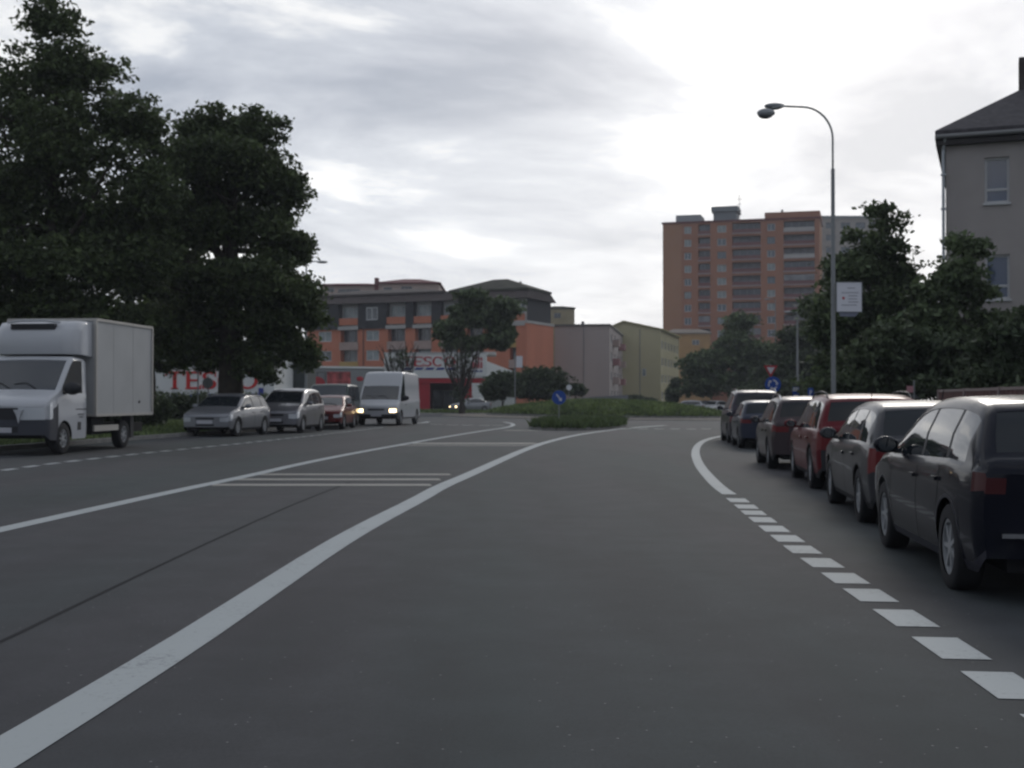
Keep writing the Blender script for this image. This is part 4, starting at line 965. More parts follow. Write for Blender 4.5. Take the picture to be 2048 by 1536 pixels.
facade(oh, 0, Wd, -1, zat, ops, M_orange)
shell(oh, 0, Wd, 9.3, -1, zat, M_orange)
for i, o in enumerate(wins): window(oh, o[0], o[1], o[2], o[3], .1, M_pane_c if i % 3 else M_pane, mull=1, t=.11)
for i, o in enumerate(logs):
    window(oh, o[0] + .01, o[1] - .01, o[2], o[3], 1.0, M_pane if i % 4 else M_pane_c, M_framed, mull=2, t=.1, name='balcony_door')
    MB().box(o[0] - .12, o[1] + .12, -.16, -.003, o[2] - 1.05, o[2] + .12).build('parapet', M_pink if i % 7 else mat('ochre_parapet', (.42, .28, .1), .85), oh)
# attic storey: dark cladding boxes with orange balconies between
cols = [(698, 17), (793, 17), (846, 16), (900, 16), (950, 16), (1034, 14)]
edges = [uo(612)]; 
for cx_, hw_ in cols: edges += [uo(cx_ - hw_ - 2), uo(cx_ + hw_ + 2)]
edges.append(Wd)
for i in range(0, len(edges), 2):
    a_, b_ = edges[i], edges[i + 1]
    if b_ - a_ < .4: continue
    op = []
    if b_ - a_ > 3:
        c_ = (a_ + b_) / 2; op = [(c_ - .95, c_ + .95, Z(638, 177), Z(612, 177))]
    v_ = MB()
    fc = facade(oh, a_, b_, zat - .25, ztop, op, M_slate, 'attic_cladding', y=-.25)
    MB().quad((a_, -.25, zat - .25), (a_, -.25, ztop), (a_, .8, ztop), (a_, .8, zat - .25)).quad((b_, -.25, zat - .25), (b_, .8, zat - .25), (b_, .8, ztop), (b_, -.25, ztop)).quad((a_, -.25, zat - .25), (a_, 0, zat - .25), (b_, 0, zat - .25), (b_, -.25, zat - .25)).build('cladding_side', M_slate, oh)
    for o in op: window(oh, o[0], o[1], o[2], o[3], -.2, M_pane, M_frame, mull=1, t=.14)
for k_ in range(1, len(edges) - 1, 2):
    a_, b_ = edges[k_] + .004, edges[k_ + 1] - .004
    MB().quad((a_, .78, zat), (b_, .78, zat), (b_, .78, ztop), (a_, .78, ztop)).build('attic_wall', M_white_r, oh)
    window(oh, a_ + .25, b_ - .25, zat + 1.2, ztop - .5, .66, M_pane_c, M_frame, mull=2)
    MB().box(a_, b_, -.14, -.02, zat + .35, zat + 1.35).build('parapet', M_orange, oh)
    MB().box(a_ - .1, b_ + .1, -.32, .7, zat - .35, zat + .18).build('ledge', M_white_r, oh)
# roof: overhanging eave, then shallow hips
def hip(parent, x0, x1, y0, y1, z0, h, inset, m, name='roof', over=.5):
    v_ = [(x0 - over, y0 - over, z0), (x1 + over, y0 - over, z0), (x1 + over, y1 + over, z0), (x0 - over, y1 + over, z0)]
    v_ += [(x0 - over, y0 - over, z0 + .3), (x1 + over, y0 - over, z0 + .3), (x1 + over, y1 + over, z0 + .3), (x0 - over, y1 + over, z0 + .3), (x0 + inset, (y0 + y1) / 2, z0 + h), (x1 - inset, (y0 + y1) / 2, z0 + h)]
    return obj(name, v_, [(3, 2, 1, 0), (0, 1, 5, 4), (1, 2, 6, 5), (2, 3, 7, 6), (3, 0, 4, 7), (4, 5, 9, 8), (6, 7, 8, 9), (5, 6, 9), (7, 4, 8)], m, parent)
shell(oh, 0.01, Wd - .01, 8.7, zat - .1, ztop, M_slate, name='attic_back').location = (0, .8, 0)
um = uo(880)
zm0, zm1 = Z(604, 177), Z(588, 177)
MB().add([(-.6, -.85, zm0), (Wd + .6, -.85, zm0), (Wd + .3, .6, zm1), (0, .6, zm1), (0, 8.6, zm1), (Wd + .3, 8.6, zm1), (Wd + .6, 10.2, zm0), (-.6, 10.2, zm0)], [(0, 1, 2, 3), (3, 2, 5, 4), (1, 6, 5, 2), (0, 3, 4, 7), (7, 4, 5, 6), (0, 7, 6, 1)]).build('mansard', M_brownroof, oh)
ztop = zm1 + .02
hip(oh, .4, um, .9, 8.4, ztop, 1.2, 6, M_brownroof)
hip(oh, um + 1.6, Wd - .1, .9, 8.4, ztop + .02, 2.0, 4.5, M_moss)
# drain pipes and chimneys
for px in (622, 727): MB().tube([(uo(px), -.06, -.5), (uo(px), -.06, zat - .3)], .07, 6).build('drainpipe', mat('pipe_brown', (.09, .04, .035), .6), oh)
rf = [(948, 574, .5), (978, 565, .06), (1003, 568, .06)]
for px, py, wd in rf:
    uu = uo(px); zt = Z(py, 180); b = MB()
    if wd > .3: b.box(uu - .5, uu + .5, 6.2, 7, zt - 1.5, zt)
    else: b.tube([(uu, 6.6, zt - 1.6), (uu, 6.6, zt)], .06, 5).ell((uu, 6.6, zt - .1), (.22, .22, .3), 8, 6)
    b.build('chimney' if wd > .3 else 'roof_vent', M_pink if wd > .3 else M_framed, oh)
# end block: orange gable wall with white coping
MB().box(Wd - 1.2, Wd + .35, -.25, 9.6, -1, zat - .0).build('end_wall', M_orange, oh)
MB().box(Wd - 1.3, Wd + .45, -.35, 9.7, zat + .0, zat + .35).build('coping', M_white_r, oh)

# --- second house behind with dark red roofs
p2 = P(640, 800, 232); sh = thing('apartment_house', 'cream apartment house with dark red roof edges behind the orange one', 'building', (p2.x, p2.y, 0), 0)
s2 = F / 232
def u2(px): return (px - 640) / s2
def z2(py): return Z(py, 232)
shell(sh, u2(640), u2(752), 14, 0, z2(572), mat('cream_render', (.42, .33, .29), .85, var=.08, vscale=.6), True)
shell(sh, u2(752), u2(878), 16, 0, z2(568), MATS['cream_render'], True)
hip(sh, u2(640), u2(750), 0, 14, z2(572), z2(560) - z2(572), 2.5, M_redroof)
hip(sh, u2(756), u2(876), 0, 16, z2(568), z2(550) - z2(568), 4.0, M_redroof)
for a_, b_, c_, d_ in ((655, 668, 576, 584), (676, 720, 578, 585), (767, 784, 575, 584), (802, 824, 573, 584)):
    window(sh, u2(a_), u2(b_), z2(d_), z2(c_), -.09, M_pane, M_framed, mull=2)
MB().box(u2(749), u2(757), -.4, 1, 10, z2(556)).build('fire_wall', M_redroof, sh)
# small yellowish block between
p3 = P(1095, 800, 225); yb = thing('rear_house', 'small ochre house top showing beyond the mossy roof', 'building', (p3.x, p3.y, 0), .05)
shell(yb, 0, 4.9, 10, -1, Z(618, 225), mat('ochre_grey', (.3, .26, .17), .85, var=.12, vscale=.6), True); hip(yb, 0, 4.9, 0, 10, Z(618, 225), .9, 1.6, M_moss, over=.15)
window(yb, 1.2, 2.4, Z(636, 225), Z(626, 225), -.09, M_pane, M_framed)

# --- pale block with blank gable
c0 = P(1110, 800, 184); pb = thing('pale_apartment_block', 'pale pinkish grey apartment block with a blank end wall', 'building', (c0.x, c0.y, 0), math.atan2(-.15, 1))
wp = (P(1219, 800, 182.8) - c0).length; zt = Z(652, 183)
M_pale = mat('pale_pink_render', (.37, .32, .30), .85, var=.05, vscale=.3, streak=True)
MB().quad((0, 0, -1), (wp, 0, -1), (wp, 0, zt), (0, 0, zt)).quad((0, 0, -1), (0, 0, zt), (0, 60, zt), (0, 60, -1)).quad((0, 60, -1), (0, 60, zt), (wp, 60, zt), (wp, 60, -1)).build('wall', M_pale, pb)
MB().box(-.15, wp + .15, -.15, 60.1, zt + .0, zt + .3).build('roof', mat('grey_roof', (.12, .115, .11), .8), pb)
MB().tube([(wp * .53, -.05, -.5), (wp * .53, -.05, zt)], .06, 6).build('drainpipe', M_framed, pb)
MB().box(wp * .45, wp * .5, 3, 3.5, zt + .3, zt + .9).build('roof_vent', M_framed, pb)
def side_facade(parent, x, L_, z0, z1, cols_, rows_, m, wz=1.4, dark=.5):
    """long side wall at local x, running into local +y; each window an opening"""
    Mx = Matrix(((0, -1, 0, x), (1, 0, 0, 0), (0, 0, 1, 0), (0, 0, 0, 1)))    # local (u, v(in), z) -> (x - v, u, z)
    ops_ = []
    for r_ in rows_:
        for a_, b_ in cols_: ops_.append((a_, b_, r_, r_ + wz, .2))
    facade(parent, 0, L_, z0, z1, ops_, m, M=Mx)
    for i, o in enumerate(ops_):
        w_ = window(parent, 0, o[1] - o[0], 0, wz, 0, M_pane if rnd.random() < dark else M_pane_c, M_frame, mull=1, t=.09)
        w_.location = (x - .12, o[0], o[2]); w_.rotation_euler = (0, 0, R(90))
side_facade(pb, wp, 60, -1, zt, [(3 + 7.2 * i, 6.2 + 7.2 * i) for i in range(8)], [1.2 + 2.85 * i for i in range(4)], M_pale)
for i in range(4):
    for r_ in range(3): MB().box(wp + .003, wp + 1.0, 6.8 + 14.4 * i, 9.6 + 14.4 * i, 3.6 + 2.85 * r_, 4.6 + 2.85 * r_).build('balcony', mat('balcony_rose', (.3, .15, .15), .8) if (i + r_) % 2 else M_pink, pb)

# --- yellow block with low gable
c1 = P(1213, 800, 214); yg = thing('yellow_apartment_block', 'yellow apartment block with a low gable end and side windows', 'building', (c1.x, c1.y, 0), math.atan2(-.24, .97))
M_yel = mat('pale_yellow_render', (.42, .375, .23), .85, var=.06, vscale=.3, streak=True)
wy = (X(1322, 211.5) - c1.x) / math.cos(math.atan2(.24, .97)); zy = Z(658, 212); zp = Z(641, 212)
b = MB(); b.add([(0, 0, -1), (wy, 0, -1), (wy, 0, zy), (wy * .32, 0, zp), (0, 0, zy + .4)], [(0, 1, 2, 3, 4)]); b.quad((0, 0, -1), (0, 0, zy), (0, 28, zy), (0, 28, -1)); b.quad((0, 28, -1), (0, 28, zy), (wy, 28, zy), (wy, 28, -1)); b.build('wall', M_yel, yg)
M_yroof = mat('yellowish_roof', (.30, .27, .13), .85, var=.1, vscale=.5)
obj('roof', [(-.1, -.25, zy + .3), (wy * .32, -.25, zp + .08), (wy + .5, -.25, zy - .0), (wy + .5, 28, zy - .0), (wy * .32, 28, zp + .08), (-.1, 28, zy + .3), (-.1, -.25, zy + .05), (wy * .32, -.25, zp - .2), (wy + .5, -.25, zy - .28), (wy + .5, 28, zy - .28)],
    [(0, 1, 4, 5), (1, 2, 3, 4), (0, 6, 7, 1), (1, 7, 8, 2), (2, 8, 9, 3)], M_yroof, yg)
MB().tube([(wy * .62, -.05, -.5), (wy * .62, -.05, zy)], .07, 6).build('drainpipe', M_framed, yg)
window(yg, wy * .66, wy * .73, Z(752, 212), Z(737, 212), -.09, M_pane_c, M_frame, mull=0)
side_facade(yg, wy, 28, -1, zy, [(1.2 + 4.5 * i, 3.6 + 4.5 * i) for i in range(6)], [1.2 + 2.9 * i for i in range(4)], M_yel)
MB().quad((wy + .003, 9, -1), (wy + .003, 27.9, -1), (wy + .003, 27.9, .2), (wy + .003, 9, .2)).build('plinth', M_pink, yg)
# ochre house further on, seen between yellow block and tree
c2 = P(1330, 800, 250); o2 = thing('rear_house', 'ochre house end glimpsed between the yellow block and the tower', 'building', (c2.x, c2.y, 0), -.1)
shell(o2, 0, 9, 12, -1, Z(668, 250), mat('ochre_render', (.42, .26, .12), .85, var=.1, vscale=.5), True); hip(o2, 0, 9, 0, 12, Z(668, 250), 1.3, 2, mat('pale_roof', (.28, .24, .2), .8), over=.3)
window(o2, 5.4, 6.8, Z(690, 250), Z(680, 250), -.09, M_pane, M_frame)

# --- tower block
TL = P(1326, 800, 268); TR = P(1640, 800, 259); ta = math.atan2(TR.y - TL.y, TR.x - TL.x)
tw = thing('tower_block', 'tall orange tower block with columns of recessed balconies', 'building', (TL.x, TL.y, 0), ta)
def ut(px):
    d = raydir(px, 768); dx, dy = math.cos(ta), math.sin(ta); return (TL.x * d.y - TL.y * d.x) / (dy * d.x - dx * d.y)
TW = ut(1640); zT = Z(447, 267)
fl = 26.35 / (F / 264); floors = 13
wcols = [(1369, 1383, 'w'), (1397, 1421, 'l'), (1435, 1453, 'w'), (1465, 1522, 'l'), (1535, 1551, 'w'), (1568, 1630, 'l')]
ops = []; items = []
for k_ in range(floors):
    zc = zT - 1.5 - fl * k_
    if zc < 1.5: break
    for a_, b_, t_ in wcols:
        if t_ == 'w': o = (ut(a_), ut(b_), zc - .75, zc + .75)
        else: o = (ut(a_), ut(b_), zc - .95, zc + 1.15, 1.3)
        ops.append(o); items.append((o, t_))
u36 = ut(1363)
facade(tw, u36, TW, -1, zT, ops, M_orange2)
facade(tw, 0, u36, -1, zT, [], M_orange3, 'end_bay', y=0.0)
shell(tw, 0, TW, 14, -1, zT, M_orange3)
M_tpane = mat('tower_glass', (.09, .11, .13), .15, spec=.7)
M_curt = mat('loggia_curtain', (.2, .2, .21), .6, var=.4, vscale=.8)
M_slab = mat('slab_edge', (.38, .33, .32), .8)
M_ppt = mat('maroon_parapet', (.17, .075, .075), .8, var=.1)
for i, (o, t_) in enumerate(items):
    if t_ == 'w': window(tw, o[0], o[1], o[2], o[3], .12, (M_pane_c, M_tpane, M_tpane)[rnd.randrange(3)], M_frame if rnd.random() < .6 else M_framed, mull=1, t=.1)
    else:
        window(tw, o[0] + .01, o[1] - .01, o[2] - .0, o[3] - .005, 1.2, (M_tpane, M_curt, M_pane)[rnd.randrange(3)], M_framed, mull=3 if o[1] - o[0] > 4 else 1, t=.1, name='balcony_door')
        pr_ = MB().box(o[0] + .02, o[1] - .02, .02, .1, o[2] + .0, o[2] + .75).build('parapet', M_ppt if rnd.random() < .93 else M_white_r, tw)
        MB().box(o[0] - .1, o[1] + .1, -.18, .9, o[2] - .2, o[2] - .02).build('slab', M_slab, pr_)
        if rnd.random() < .1: MB().box(o[0] + .05, o[1] - .05, -.04, .0, o[2] + .78, o[3] - .1).build('balcony_glazing', M_curt, tw)
MB().box(-.2, TW + .2, -.2, 14.2, zT + .0, zT + .35).build('roof', M_redroof, tw)
MB().box(ut(1530), TW + .1, .1, 13, zT + .35, zT + 1.6).build('roof_parapet', M_orange2, tw)
MB().box(ut(1348), ut(1398), 3, 10, zT + .35, zT + 2.2).build('plant_room', mat('grey_panel', (.27, .29, .3), .7), tw)
MB().box(ut(1424), ut(1470), 3, 9, zT + .35, zT + 2.6).box(ut(1420), ut(1474), 2.6, 9.4, zT + 2.6, zT + 3.7).build('plant_room', mat('grey_panel_dark', (.18, .2, .21), .7), tw)
MB().tube([(ut(1475), 5, zT + .3), (ut(1475), 5, zT + 6.5)], .07, 5).tube([(ut(1475) - .7, 5, zT + 5.4), (ut(1475) + .7, 5, zT + 5.4)], .05, 5).tube([(ut(1475) - .5, 5, zT + 4.4), (ut(1475) + .5, 5, zT + 4.4)], .05, 5).build('aerial', M_framed, tw)
MB().tube([(ut(1562), 5, zT + 1.6), (ut(1562), 5, zT + 2.8)], .25, 6).build('roof_vent', M_framed, tw)
c4 = P(1644, 800, 285); t2 = thing('tower_block', 'grey beige tower block behind the orange one, mostly hidden by the tree', 'building', (c4.x, c4.y, 0), 0)
zt2 = Z(436, 285); ops = []
for k_ in range(11):
    for j_ in range(4): ops.append((1.0 + 3.4 * j_, 3.2 + 3.4 * j_, zt2 - 2.4 - 2.8 * k_, zt2 - 1.0 - 2.8 * k_))
M_gb = mat('grey_beige_render', (.33, .31, .29), .85, var=.08, vscale=.4)
facade(t2, 0, 15, -1, zt2, ops, M_gb); shell(t2, 0, 15, 14, -1, zt2, M_gb)
for o in ops: window(t2, o[0], o[1], o[2], o[3], .1, M_tpane, M_framed, mull=1)
MB().box(-.2, 15.2, -.2, 14.2, zt2, zt2 + .5).build('roof', MATS['grey_panel'], t2)

# --- rendered house on the right
YH = 42; c5 = P(1893, 800, YH); rh = thing('rendered_house', 'grey rendered house with dark hipped roof and white framed windows at the right edge', 'building', (c5.x, c5.y, 0), R(-21))
M_rend = mat('grey_render', (.33, .30, .285), .9, var=.07, vscale=.9, bump=.5, bscale=30)
sH = F / YH
def uh(px):
    d = raydir(px, 768); dx, dy = math.cos(R(-21)), math.sin(R(-21)); return (c5.x * d.y - c5.y * d.x) / (dy * d.x - dx * d.y)
ze = Z(283, YH); ops = [(uh(1971), uh(2021), Z(411, YH), Z(321, YH)), (uh(1971), uh(2021), Z(601, YH), Z(513, YH)), (uh(1971), uh(2021), Z(790, YH), Z(700, YH)), (uh(2110), uh(2160), Z(411, YH), Z(321, YH)), (uh(2110), uh(2160), Z(601, YH), Z(513, YH))]
facade(rh, 0, 9, -1, ze, ops, M_rend, reveal=.2); shell(rh, 0, 9, 11, -1, ze, M_rend)
for o in ops:
    window(rh, o[0], o[1], o[2], o[3], .1, mat('house_glass', (.05, .07, .12), .06, spec=.9), M_frame, mull=0, transom=.3, t=.075)
    MB().box(o[0] - .05, o[1] + .05, -.07, .05, o[2] - .07, o[2] + .0).build('window_sill', M_frame, rh)
M_htile = mat('dark_tiles', (.055, .05, .055), .8, var=.3, vscale=5, bump=.6, bscale=25)
hip(rh, 0, 9, 0, 11, ze + .02, Z(150, YH + 5) - ze, 4.2, M_htile, over=.32)
MB().box(-.30, 9.3, -.28, 11.3, ze - .16, ze + .0).build('eaves', mat('eaves_dark', (.05, .045, .045), .7), rh)
MB().tube([(-.3, -.42, ze + .1), (9.3, -.42, ze + .1)], .07, 8).build('gutter', M_framed, rh)
MB().tube([(.0, -.3, ze + .05), (-.06, -.1, ze - .3), (-.07, -.09, ze - .6), (-.07, -.09, -.5)], .05, 8).build('drainpipe', mat('zinc', (.4, .42, .44), .5, .3), rh)
for k_ in range(8): MB().box(-.15, .02, -.16, -.0, .8 + 1.15 * k_, .86 + 1.15 * k_).build('pipe_bracket', MATS['zinc'], rh)
MB().box(uh(2045), uh(2090), 3.2, 4, ze + 1, Z(135, YH + 3.5)).build('chimney', M_brownroof, rh)

# ------------------------------------------------------------------ store
M_storew = mat('store_white', (.62, .63, .61), .55, var=.04, vscale=.8)
M_storeg = mat('store_grey', (.22, .23, .23), .6, var=.05, vscale=.6)
M_logo = mat('logo_red', (.42, .02, .03), .5)
M_lblue = mat('logo_blue', (.03, .05, .22), .5)
M_red = mat('store_red', (.34, .02, .03), .55, var=.08, vscale=1)
def letter(ch, x, z, h, wd, st, parent, y, m, dep=.06):
    """serifed capital built as solid strokes"""
    b = MB(); s_ = st * .55; sf = st * .35
    def bar(a_, b_, c_, d_): b.box(x + a_, x + b_, y - dep, y, z + c_, z + d_)
    def arc(cx_, cz_, rx, rz, t0, t1, n_=22, thick=lambda t: 1.0):
        pts_ = []
        for i in range(n_ + 1):
            t = t0 + (t1 - t0) * i / n_; k_ = thick(t); rxx = rx - st * k_ / 2; rzz = rz - s_ / 2 * 1.0
            pts_.append((cx_ + (rx) * math.cos(t), cz_ + rz * math.sin(t), cx_ + (rx - st * k_) * math.cos(t), cz_ + (rz - (s_ + (st - s_) * 0)) * math.sin(t)))
        for p_, q_ in zip(pts_, pts_[1:]):
            v_ = []
            for yy in (y - dep, y): v_ += [(x + p_[0], yy, z + p_[1]), (x + q_[0], yy, z + q_[1]), (x + q_[2], yy, z + q_[3]), (x + p_[2], yy, z + p_[3])]
            b.add(v_, [(0, 1, 2, 3), (4, 7, 6, 5), (0, 4, 5, 1), (3, 2, 6, 7), (0, 3, 7, 4), (1, 5, 6, 2)])
    if ch == 'T':
        bar(wd / 2 - st / 2, wd / 2 + st / 2, 0, h - s_); bar(0, wd, h - s_, h); bar(0, sf, h - s_ * 2.3, h - s_); bar(wd - sf, wd, h - s_ * 2.3, h - s_); bar(wd / 2 - st, wd / 2 + st, -.0, sf)
    elif ch == 'E':
        bar(st * .3, st * 1.3, 0, h); bar(st * 1.3, wd, 0, s_); bar(st * 1.3, wd * .82, h / 2 - s_ / 2, h / 2 + s_ / 2); bar(st * 1.3, wd, h - s_, h); bar(wd - sf, wd, s_, s_ * 2.2); bar(wd - sf, wd, h - s_ * 2.2, h - s_); bar(0, st * .3, 0, sf); bar(0, st * .3, h - sf, h)
    elif ch == 'O': arc(wd / 2, h / 2, wd / 2, h / 2, 0, 2 * math.pi, 32)
    elif ch == 'C': arc(wd / 2, h / 2, wd / 2, h / 2, R(42), R(318), 28); bar(wd * .84, wd * .84 + sf, h * .66, h * .98)
    elif ch == 'S':
        arc(wd / 2, h * .745, wd / 2, h * .255, R(35), R(262), 18); arc(wd / 2, h * .275, wd / 2, h * .275, R(-145), R(82), 18); bar(wd * .88, wd * .88 + sf, h * .7, h); bar(.0, sf, 0, h * .3)
    return b.build('letter', m, parent)
def logo(parent, x0, x1, z, h, y, mred=M_logo, mblue=M_lblue, dash_h=.22, gap=.35):
    rel = [('T', .20), ('E', .17), ('S', .15), ('C', .2), ('O', .22)]; tot = sum(r_ for _, r_ in rel) + .015 * 4; sc_ = (x1 - x0) / tot; x = x0
    for ch, r_ in rel: letter(ch, x, z, h, r_ * sc_, h * .2, parent, y, mred); x += (r_ + .015) * sc_
    n_ = 5; pw = (x1 - x0) / n_
    for i in range(n_):
        a_ = x0 + pw * i + pw * .1; b_ = a_ + pw * .72; z0 = z - gap * h; z1 = z0 + dash_h * h; k_ = dash_h * h * 1.1
        v_ = [];
        for yy in (y - .05, y): v_ += [(a_, yy, z0), (b_, yy, z0), (b_ + k_, yy, z1), (a_ + k_, yy, z1)]
        obj('logo_stripe', v_, [(0, 1, 2, 3), (4, 7, 6, 5), (0, 4, 5, 1), (3, 2, 6, 7), (0, 3, 7, 4), (1, 5, 6, 2)], mblue, parent)
YS = 138; sS = F / YS; c6 = P(770, 800, YS); st = thing('supermarket', 'white supermarket entrance block with red lettering, red band and dark doorway', 'store', (c6.x, YS, 0), 0)
def us(px): return (px - 770) / sS
def zs(py): return Z(py, YS)
MB().box(us(769), us(973), -.5, 2, zs(756), zs(707)).build('fascia', M_storew, st)
MB().box(us(769) - .1, us(973) + .1, -.6, 2.1, zs(707), zs(705)).build('fascia_trim', M_frame, st)
logo(st, us(805), us(912), zs(733), zs(713.5) - zs(733), -.5)
MB().box(us(838), us(973), -.42, 1.0, zs(766), zs(756) - .003).build('red_band', M_red, st)
shell(st, us(769), us(980), 24, -.5, zs(757), M_storeg)
# entrance: side wall, recessed glass doors, pillars
MB().quad((us(838), 3.5, -.5), (us(968), 3.5, -.5), (us(968), 3.5, zs(766)), (us(838), 3.5, zs(766))).build('entrance_wall', mat('entrance_dark', (.07, .03, .035), .7), st)
MB().box(us(838), us(860), -.3, .2, -.5, zs(766) - .003).build('pillar', M_red, st)
MB().box(us(928), us(944), -.3, .2, -.5, zs(766) - .003).build('pillar', M_red, st)
MB().box(us(944) + .003, us(968), -.4, .2, -.5, zs(766) - .003).build('pillar', M_storew, st)
MB().quad((us(769), .0, -.5), (us(838), .0, -.5), (us(838), .0, zs(756)), (us(769), .0, zs(756))).build('front_wall', M_storeg, st)
for i in range(3): window(st, us(862) + 1.15 * i, us(862) + 1.1 + 1.15 * i, -.2, 2.3, 3.3, M_pane, M_framed, mull=0, name='glass_door')
# small sign panel at the right end of the fascia
sg = MB().box(us(938), us(971), -.62, -.5 - .003, zs(752), zs(709)).build('sign_panel', M_storew, st)
for r_, (za, zb) in enumerate(((zs(722), zs(715)), (zs(737), zs(724)))):
    for k_ in range(4): MB().box(us(945 + 5.4 * k_), us(949 + 5.4 * k_), -.66, -.62, za, zb).build('sign_mark', mat('faded_red', (.38, .10, .11), .6), sg)
for k_ in range(3): MB().box(us(944 + 7.5 * k_), us(950 + 7.5 * k_), -.66, -.62, zs(744), zs(741)).build('sign_mark', M_lblue, sg)
# canopy to the right with sloping white fascia
obj('canopy', [(us(973), -.4, zs(722)), (us(1030), 4, zs(742)), (us(1030), 4, zs(752)), (us(973), -.4, zs(764)), (us(973), 8, zs(722)), (us(1030), 12, zs(742)), (us(1030), 12, zs(752)), (us(973), 8, zs(764))], [(0, 3, 2, 1), (4, 5, 6, 7), (0, 1, 5, 4), (3, 7, 6, 2), (1, 2, 6, 5)], M_storew, st)
MB().box(us(975), us(1030), 4.2, 4.5, -.5, zs(753)).build('side_wall', M_storew, st)
MB().box(us(930), us(990), 5, 12, zs(706), zs(700)).build('roof_edge', M_white_r, st)
# grey wing with shop windows
c7 = P(608, 800, 132); sW = F / 132; wg = thing('store_wing', 'long grey wing of the supermarket with dark window and fruit poster', 'store', (c7.x, 132, 0), math.atan2(5, (770 - 608) / sW))
def uw(px): return (px - 608) / sW * 1.0
def zw(py): return Z(py, 133)
facade(wg, 0, uw(772) + .6, -.5, zw(734), [(uw(613), uw(655), zw(800), zw(743), .25)], M_storeg); shell(wg, 0, uw(772) + .6, 5, -.5, zw(734), M_storeg)
MB().box(-.1, uw(772) + .5, -.12, 5.1, zw(736), zw(732)).build('roof_edge', M_storew, wg)
window(wg, uw(613), uw(655), zw(800), zw(743), .15, M_pane, M_framed, mull=2, name='shop_window')
hd_ = MB(); kk = []
for i in range(17): t = math.pi * i / 16; kk.append((uw(636) + 1.0 * math.cos(t), .1, zw(771) + .95 * math.sin(t)))
hd_.add(kk, [tuple(range(17))]); hd_.build('red_disc', M_red, wg)
MB().box(uw(657), uw(708), -.04, -.003, zw(774), zw(743)).build('fruit_poster', mat('fruit_poster', (.30, .06, .06), .6, var=.75, vscale=1.6), wg)
MB().ell((uw(729), -.03, zw(757)), (.42, .03, .26), 14, 8).build('red_emblem', M_red, wg)
# left wall with the big lettering
YB = 92; sB = F / YB; c8 = P(295, 800, YB); bw_ = thing('store_wall', 'long white store wall with big red lettering and blue stripes behind the trees', 'store', (c8.x, YB, 0), 0)
def ub(px): return (px - 295) / sB
def zb(py): return Z(py, YB)
facade(bw_, ub(-420), ub(548), -.5, zb(700), [], M_storew, 'wall'); shell(bw_, ub(-420), ub(548), 8, -.5, zb(700), M_storew)
logo(bw_, ub(331), ub(516), zb(778), zb(743) - zb(778), -.003, mat('bright_logo_red', (.5, .02, .02), .5), mat('bright_logo_blue', (.03, .045, .24), .5), .27, .53)
MB().box(ub(517), ub(527), -.05, -.003, zb(792), zb(776)).build('small_blue_sign', MATS['bright_logo_blue'], bw_)
gc_ = P(548, 800, 100); gs = thing('steel_shed', 'dark green grey steel shed between the lettered wall and the orange house', 'shed', (gc_.x, 100, 0), 0)
M_shed = mat('shed_steel', (.05, .06, .06), .7, var=.1)
b = MB(); wS = 64 / (F / 100); zS = Z(700, 100); b.box(0, wS, 0, 5, -.5, zS); b.build('wall', M_shed, gs)
for k_ in range(12): MB().box(wS * (k_ + .3) / 12, wS * (k_ + .7) / 12, -.05, -.003, 0, zS - .1).build('rib', M_shed, gs)
MB().box(-.08, wS + .08, -.1, 5.1, zS, zS + .12).build('roof', M_slate, gs)
# low concrete wall and steps beyond the bushes
lw = thing('low_wall', 'low grey concrete wall beyond the roundabout, left of the yellow block', 'wall', (X(1120, 140), 140, gz(5)), 0)
MB().add([(0, 0, -.3), (7.6, 0, -.3), (7.6, 0, 1.75), (3.8, 0, 1.55), (0, 0, 1.1), (0, .3, -.3), (7.6, .3, -.3), (7.6, .3, 1.75), (3.8, .3, 1.55), (0, .3, 1.1)], [(0, 1, 2, 3, 4), (9, 8, 7, 6, 5), (4, 3, 8, 9), (3, 2, 7, 8), (1, 6, 7, 2), (0, 4, 9, 5)]).build('wall_body', mat('grey_concrete', (.2, .2, .22), .85, var=.1), lw)
MB().add([(0, -.05, 1.1), (3.8, -.05, 1.55), (7.6, -.05, 1.75), (7.6, .35, 1.75), (3.8, .35, 1.55), (0, .35, 1.1), (0, -.05, 1.2), (3.8, -.05, 1.65), (7.6, -.05, 1.85), (7.6, .35, 1.85), (3.8, .35, 1.65), (0, .35, 1.2)],
    [(0, 1, 7, 6), (1, 2, 8, 7), (6, 7, 10, 11), (7, 8, 9, 10), (2, 3, 9, 8)]).build('coping', M_framed, lw)

